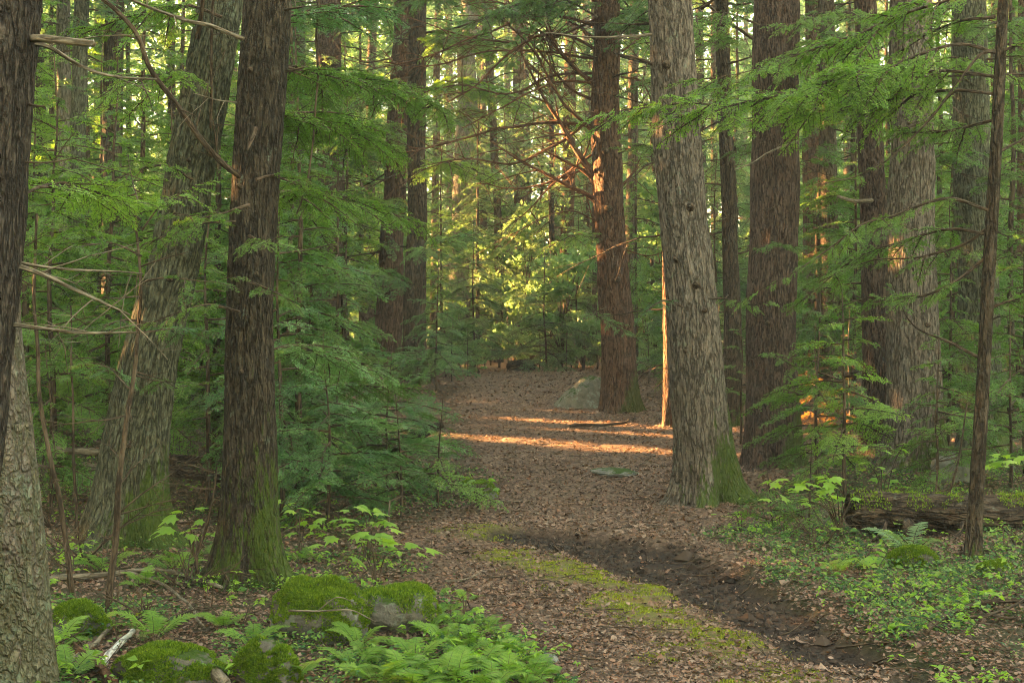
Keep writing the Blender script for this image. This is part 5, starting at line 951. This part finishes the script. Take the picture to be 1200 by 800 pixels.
for i, (lab, px, py, s_, n, pale) in enumerate([("fern with one pale frond arching over the lichen rock by the rotten log", 1068, 655, .55, 3, True), ("fern at the foot of the leaning trunk, between it and the straight trunk", 205, 672, .55, 6, False), ("fern left of the leaning trunk's foot near the dead saplings", 122, 672, .45, 5, False), ("fern with long fronds right of the dark forked sapling", 180, 752, .5, 6, False),
      ("fern beside the mossy rock at the pale birch trunk", 68, 762, .42, 6, False), ("fern drooping over the small mossy hump at the bottom edge", 298, 760, .4, 5, False), ("small bright fern in the bank below the maple seedlings", 980, 672, .35, 5, False), ("fern hugging the left side of the straight mossy trunk", 240, 655, .4, 5, False), ("small fern at the lower end of the mossy mound", 420, 760, .35, 5, False), ("fern in the shade right of the straight mossy trunk", 352, 660, .35, 5, False), ("small fern near the dark sapling's foot at the left", 110, 738, .35, 5, False), ("fern in front of the small mossy hump at the bottom edge", 345, 800, .34, 7, False), ("fern between the two low mossy rocks at the bottom edge", 258, 795, .3, 6, False), ("fern below the long grey stick, left of the large mossy boulder", 262, 738, .34, 6, False), ("fern at the bottom left corner beside the pale birch stick", 80, 795, .36, 6, False), ("small fern right above the large mossy boulder", 400, 690, .26, 5, False), ("fern behind the long grey stick left of the straight trunk", 170, 690, .38, 6, False)]):
    fern(lab, px, py, s_ if pale else s_ * .72, n + 1, 100 + i, None, pale)

# ------------------------------------------------------------------ maple seedlings with broad lobed leaves
def maple_leaf():
    pts = [(0, 0), (.18, .10), (.42, .05), (.38, .22), (.52, .42), (.30, .42), (.28, .62), (.12, .60), (0, 1.0)]; half = pts[1:-1]
    o = [(0, 0)] + half + [(0, 1.0)] + [(-x, y) for x, y in half[::-1]]; V = [(y, x, -.5 * x * x - .18 * y * y) for x, y in o]; V.append((.38, 0, .01)); c = len(V) - 1; n = len(o); return np.array(V), [(c, i, (i + 1) % n) for i in range(n)]
ML, MT = maple_leaf()
def maple(label, px, py_foot, d, stems, leaf, seed, name="maple_seedling", group=None):
    """stems: lists of (px, py) of the leaf positions reached"""
    g = np.random.default_rng(seed + 60); b = D(px, d) if d else G(px, py_foot); d = b[1]; root = thing(name, label, "seedling", tuple(b), group); sm = MB(); lf = MB()
    for (x, y, n) in stems:
        e = W(x, y, d + g.uniform(-.25, .25)); Q = wiggle(curve([b - [0, 0, .03], b * .45 + e * .55 + [(b[0] - e[0]) * .25, 0, .08], e], 14), .012, g, .3); tube(sm, Q, np.linspace(.0055, .002, 14), 5, 0, False)
        for k in range(n):
            a = g.uniform(0, 6.28); pl = g.uniform(.02, .11); q = Q[-1 - int(g.integers(0, 3))]; tip = q + np.array([math.cos(a) * pl, math.sin(a) * pl, g.uniform(-.01, .04)]); tube(sm, np.array([q, (q + tip) / 2 + [0, 0, .008], tip]), [.0016, .0013, .001], 3, 0, False)
            A = np.array(basis(tip, a, g.uniform(-.40, .12), leaf * g.uniform(.65, 1.1), g.uniform(-.4, .4))); lf.add(ML @ A[:3, :3].T + A[:3, 3], None, MT)
    sm.build("stem", M['twig'], root); lf.build("foliage", M['leaf_maple'], root, smooth=False); return root
maple("maple seedling with bright broad leaves spread over the bank, left of the rotten log's end", 985, 0, 11.4, [(900, 564, 3), (925, 570, 4), (945, 562, 5), (968, 556, 4), (905, 582, 3), (960, 582, 4), (985, 572, 4), (1000, 585, 3), (930, 586, 3)], .135, 1)
maple("tall thin maple seedling whose top leaves hang before the wide furrowed trunk", 1035, 0, 12.0, [(1032, 523, 3), (1060, 521, 2), (1018, 543, 3), (1040, 560, 3), (1060, 573, 3), (1010, 575, 2)], .13, 2)
maple("maple seedling with drooping leaves above the rotten log at the right edge", 1205, 0, 12.2, [(1160, 545, 3), (1180, 540, 4), (1195, 536, 3), (1212, 530, 3), (1175, 582, 2)], .15, 3)
maple("maple seedling at the left side of the trail, pale leaves over thin stems", 430, 0, 10.4, [(420, 590, 4), (432, 600, 3), (405, 612, 4), (445, 612, 4), (398, 630, 3), (455, 622, 3), (470, 640, 3), (415, 640, 3)], .14, 4)
maple("maple seedling with one bent leaf leaning over the trail's left edge", 440, 0, 9.3, [(478, 645, 2), (440, 632, 3), (405, 650, 2), (425, 622, 3)], .15, 5)
maple("low maple seedling just right of the straight mossy trunk's foot", 350, 0, 10.6, [(335, 590, 3), (352, 602, 4), (372, 612, 3), (340, 622, 3), (380, 630, 3), (362, 640, 3)], .12, 6)
maple("low broad leaved seedling between the leaning and the straight trunk", 228, 0, 10.2, [(212, 600, 3), (226, 628, 4), (246, 626, 4), (205, 622, 3), (252, 612, 2)], .15, 7)
maple("small maple seedling low in the bank with two yellow leaves", 955, 0, 10.6, [(942, 622, 1), (965, 620, 1), (990, 655, 2), (975, 680, 2)], .12, 8)
maple("little five leaved seedling in the cover below the rotten log", 1018, 0, 9.8, [(1018, 655, 5), (1022, 648, 3)], .13, 9)
maple("small seedling at the far right in the ground cover", 1190, 0, 9.6, [(1185, 680, 4), (1190, 676, 2)], .10, 10)
maple("low seedling with pale leaves beside the large mossy trunk's right foot", 868, 0, 12.0, [(842, 607, 2), (856, 612, 3), (870, 618, 3), (850, 622, 2)], .10, 11)
maple("small leafy seedling by the bushy needles at the trail bend", 560, 0, 13.4, [(552, 560, 3), (570, 565, 3), (580, 575, 3), (545, 575, 3), (560, 585, 3)], .10, 12)
maple("small seedling standing over the mossy hump's ferns", 545, 0, 8.0, [(540, 702, 3), (552, 712, 3)], .07, 13)

# ------------------------------------------------------------------ loose cover of the ground: dead leaves, small green leaves, moss, twigs
def scatter_xy(n, g, d0=5.2, d1=32, p=1.0, side=1.12):
    u = g.random(n * 2); d = (d0 ** (1 - p) + u * (d1 ** (1 - p) - d0 ** (1 - p))) ** (1 / (1 - p)) if p != 1 else d0 * (d1 / d0) ** u
    return d * g.uniform(-.36 * side, .36 * side, n * 2), d
g = np.random.default_rng(91)
x, y = scatter_xy(250000, g, p=1.0, side=1.5); pa, mu, mo = masks(x, y)
kp = g.random(len(x)) < (0.85 + 0.15 * pa) * (1 - .96 * mu) * (1 - .85 * mo) * np.clip(.15 + 1.5 * (n2(x, y, .45, 3, 4.4) - .12), .2, 1) ; x, y = x[kp], y[kp]; n = len(x)
z = Z(x, y); nn = nrm(np.stack([g.normal(0, .33, n), g.normal(0, .33, n), np.ones(n)], -1)); a = g.uniform(0, 6.28, n); h = np.stack([np.cos(a), np.sin(a), a * 0], -1); e = nrm(h - nn * np.sum(h * nn, 1, keepdims=True)); s_ = np.cross(nn, e)
L = (g.lognormal(0, .33, n) * .024 * np.clip((y / 9) ** .35, .9, 1.6))[:, None]; w = L * g.uniform(.22, .42, (n, 1)); cu = g.uniform(-.18, .32, (n, 1)) * L; p = np.stack([x, y, z + .006 + g.random(n) * .012], -1)
V = np.stack([p - e * L * .5 + nn * cu, p + s_ * w - e * L * .08, p + nn * cu * .15, p - s_ * w - e * L * .08, p + e * L * .5 + nn * cu * g.uniform(.3, 1.2, (n, 1)), p + s_ * w * .8 + e * L * .22, p - s_ * w * .8 + e * L * .22], 1).reshape(-1, 3)
b = (np.arange(n) * 7)[:, None]; Q = np.concatenate([b + [0, 1, 2, 3], b + [2, 1, 5, 4], b + [2, 4, 6, 3]]); mb = MB(); mb.add(V, Q)
tag(mb.build("leaf_litter", M['litter'], smooth=False), "brown dead leaves scattered thickly over the trail and the forest floor", "dead leaves", kind="stuff")

x, y = scatter_xy(165000, g, 5.2, 17, p=1.0, side=1.55); pa, mu, mo = masks(x, y); lft = x < np.interp(y, PATH_L[:, 0], PATH_L[:, 1])
pt = n2(x, y, .55, 3, 14.0); kp = g.random(len(x)) < (1 - pa) ** 2 * (1 - mu) * sstep(.42 + .01 * lft, .60, pt + .06 * (~lft)) * sstep(.30, .55, n2(x, y, .16, 2, 31.0)) * np.where(lft, .8, 1.0); x, y = x[kp], y[kp]; n = len(x)
z = Z(x, y); nn = nrm(np.stack([g.normal(0, .4, n), g.normal(-.15, .4, n), np.ones(n)], -1)); a = g.uniform(0, 6.28, n); h = np.stack([np.cos(a), np.sin(a), a * 0], -1); e = nrm(h - nn * np.sum(h * nn, 1, keepdims=True)); s_ = np.cross(nn, e)
L = (g.lognormal(0, .35, n) * .022)[:, None]; w = L * .34; p = np.stack([x, y, z + .01 + g.random(n) ** 2 * .10 * (0.4 + n2(x, y, .4, 2, 2.2))], -1)
V = np.stack([p - e * L * .5, p + s_ * w, p + e * L * .5 - nn * L * .15, p - s_ * w], 1).reshape(-1, 3); mb = MB(); mb.add(V, np.arange(len(V)).reshape(-1, 4))
tag(mb.build("ground_cover", M['leaf_cover'], smooth=False), "low carpet of small round green leaves on the banks beside the trail", "ground cover", kind="stuff")

mb2 = MB(); x, y = scatter_xy(3100, g, 5.4, 16, p=1.0, side=1.5); pa, mu, mo = masks(x, y); kp = g.random(len(x)) < (1 - pa) ** 2 * (1 - mu) * sstep(.42, .6, n2(x, y, .8, 3, 51.0)); x, y = x[kp], y[kp]; m_ = len(x); k5 = g.integers(3, 6, m_); ix = np.repeat(np.arange(m_), k5); n = len(ix)
a = g.uniform(0, 6.28, n); hh = g.uniform(.03, .16, m_)[ix]; L = (g.lognormal(0, .35, m_) * .030)[ix][:, None]; e = nrm(np.stack([np.cos(a), np.sin(a), g.uniform(-.35, .25, n)], -1)); nn = nrm(np.array([0, 0, 1.0]) + g.normal(0, .3, (n, 3))); s_ = nrm(np.cross(nn, e)); p = np.stack([x, y, Z(x, y)], -1)[ix] + np.stack([a * 0, a * 0, hh + g.uniform(-.015, .015, n)], -1)
V = np.stack([p + e * L * .1, p + e * L * .55 + s_ * L * .30 + [0, 0, .004], p + e * L * 1.15 - [0, 0, .008], p + e * L * .55 - s_ * L * .30 + [0, 0, .004]], 1).reshape(-1, 3); mb2.add(V, np.arange(len(V)).reshape(-1, 4))
tag(mb2.build("low_herbs", M['leaf_maple'], smooth=False), "scattered low seedlings and herbs with small bright leaves standing in the ground cover", "herbs", kind="stuff")
x, y = scatter_xy(260000, g, 5.2, 13, p=1.2, side=.7); pa, mu, mo = masks(x, y); kp = g.random(len(x)) < mo * sstep(.36, .62, n2(x, y, .09, 3, 6.6)); x, y = x[kp], y[kp]; n = len(x)
p = np.stack([x, y, Z(x, y)], -1); e = nrm(g.normal(0, .5, (n, 3)) + [0, 0, 1]); s_ = nrm(np.cross(e, g.normal(0, 1, (n, 3)))); V = np.stack([p - s_ * .004, p + s_ * .004, p + e * g.uniform(.006, .017, (n, 1))], 1).reshape(-1, 3); mb = MB(); mb.add(V, None, np.arange(len(V)).reshape(-1, 3))
tag(mb.build("moss_carpet", M['moss_path'], smooth=False), "thin yellow green moss carpet growing along the middle of the trail", "moss", kind="stuff")

mb = MB(); x, y = scatter_xy(1500, g, 5.4, 22, p=1.0); pa, mu, mo = masks(x, y)
for xx, yy, pp in zip(x, y, pa):
    if g.random() > (.35 if pp > .5 else .9): continue
    l = g.lognormal(-1.9, .5); a = g.uniform(0, 6.28); lift = abs(g.normal(0, .10)) * (0.3 if pp > .5 else 1.2); t = np.linspace(-.5, .5, 5); Q = np.stack([xx + np.cos(a) * l * t, yy + np.sin(a) * l * t, t * 0], -1); Q[:, 2] = Z(Q[:, 0], Q[:, 1]) + .012 + lift * l * (t + .5) * 2; tube(mb, wiggle(Q, .012, g, .15), np.linspace(.0042, .002, 5) * g.uniform(.6, 1.3), 4, 0, False)
tag(mb.build("fallen_twigs", M['twig'], smooth=True), "fine broken twigs strewn over the leaf litter and banks", "twigs", kind="stuff")
# clods of churned mud in the rut
x, y = scatter_xy(22000, g, 5.4, 12.2, p=1.0, side=.75); pa, mu, mo = masks(x, y); kp = g.random(len(x)) < mu * .8 * n2(x, y, .25, 3, 71.0) * 2; x, y = x[kp], y[kp]; n = len(x); r = g.lognormal(-4.35, .45, n)
S = np.array([(1, 0, 0), (-1, 0, 0), (0, 1, 0), (0, -1, 0), (0, 0, 1), (0, 0, -1)]); Tt = np.array([(0, 2, 4), (2, 1, 4), (1, 3, 4), (3, 0, 4), (2, 0, 5), (1, 2, 5), (3, 1, 5), (0, 3, 5)])
V = (S[None] * g.uniform(.5, 1.3, (n, 6, 1)) * r[:, None, None] * np.array([1.3, 1.3, .8]) + np.stack([x, y, Z(x, y)], -1)[:, None]).reshape(-1, 3); mb = MB(); mb.add(V, None, (Tt[None] + (np.arange(n) * 6)[:, None, None]).reshape(-1, 3))
mud = NT('mud_clod'); gi = mud.n("NewGeometry"); mud.done(mud.pr(mud.ramp(gi.outputs["Random Per Island"], [(.2, (.014, .009, .006)), (.8, (.060, .040, .028))]), .8, None, .15))
tag(mb.build("churned_mud", mud.m, smooth=False), "dark clods of churned wet mud filling the rut of the trail", "mud", kind="stuff")

# ------------------------------------------------------------------ the thin evening haze of the woods
hz = bpy.data.materials.new("haze_air"); hz.use_nodes = True; ht = hz.node_tree; ht.nodes.clear(); ho = ht.nodes.new("ShaderNodeOutputMaterial"); hv = ht.nodes.new("ShaderNodeVolumePrincipled")
hv.inputs["Color"].default_value = (0.95, 0.93, 0.84, 1); hv.inputs["Density"].default_value = 0.0014; hv.inputs["Anisotropy"].default_value = 0.0
ht.links.new(hv.outputs[0], ho.inputs["Volume"])
mb = MB(); c = np.array([(sx, sy, sz) for sx in (-158, 158) for sy in (-158, 158) for sz in (-3, 32)], float); mb.add(c, [(0, 1, 3, 2), (4, 6, 7, 5), (0, 4, 5, 1), (2, 3, 7, 6), (0, 2, 6, 4), (1, 5, 7, 3)])
hb = mb.build("haze", hz, smooth=False); tag(hb, "thin pale evening haze hanging through the woods", "haze", kind="stuff")
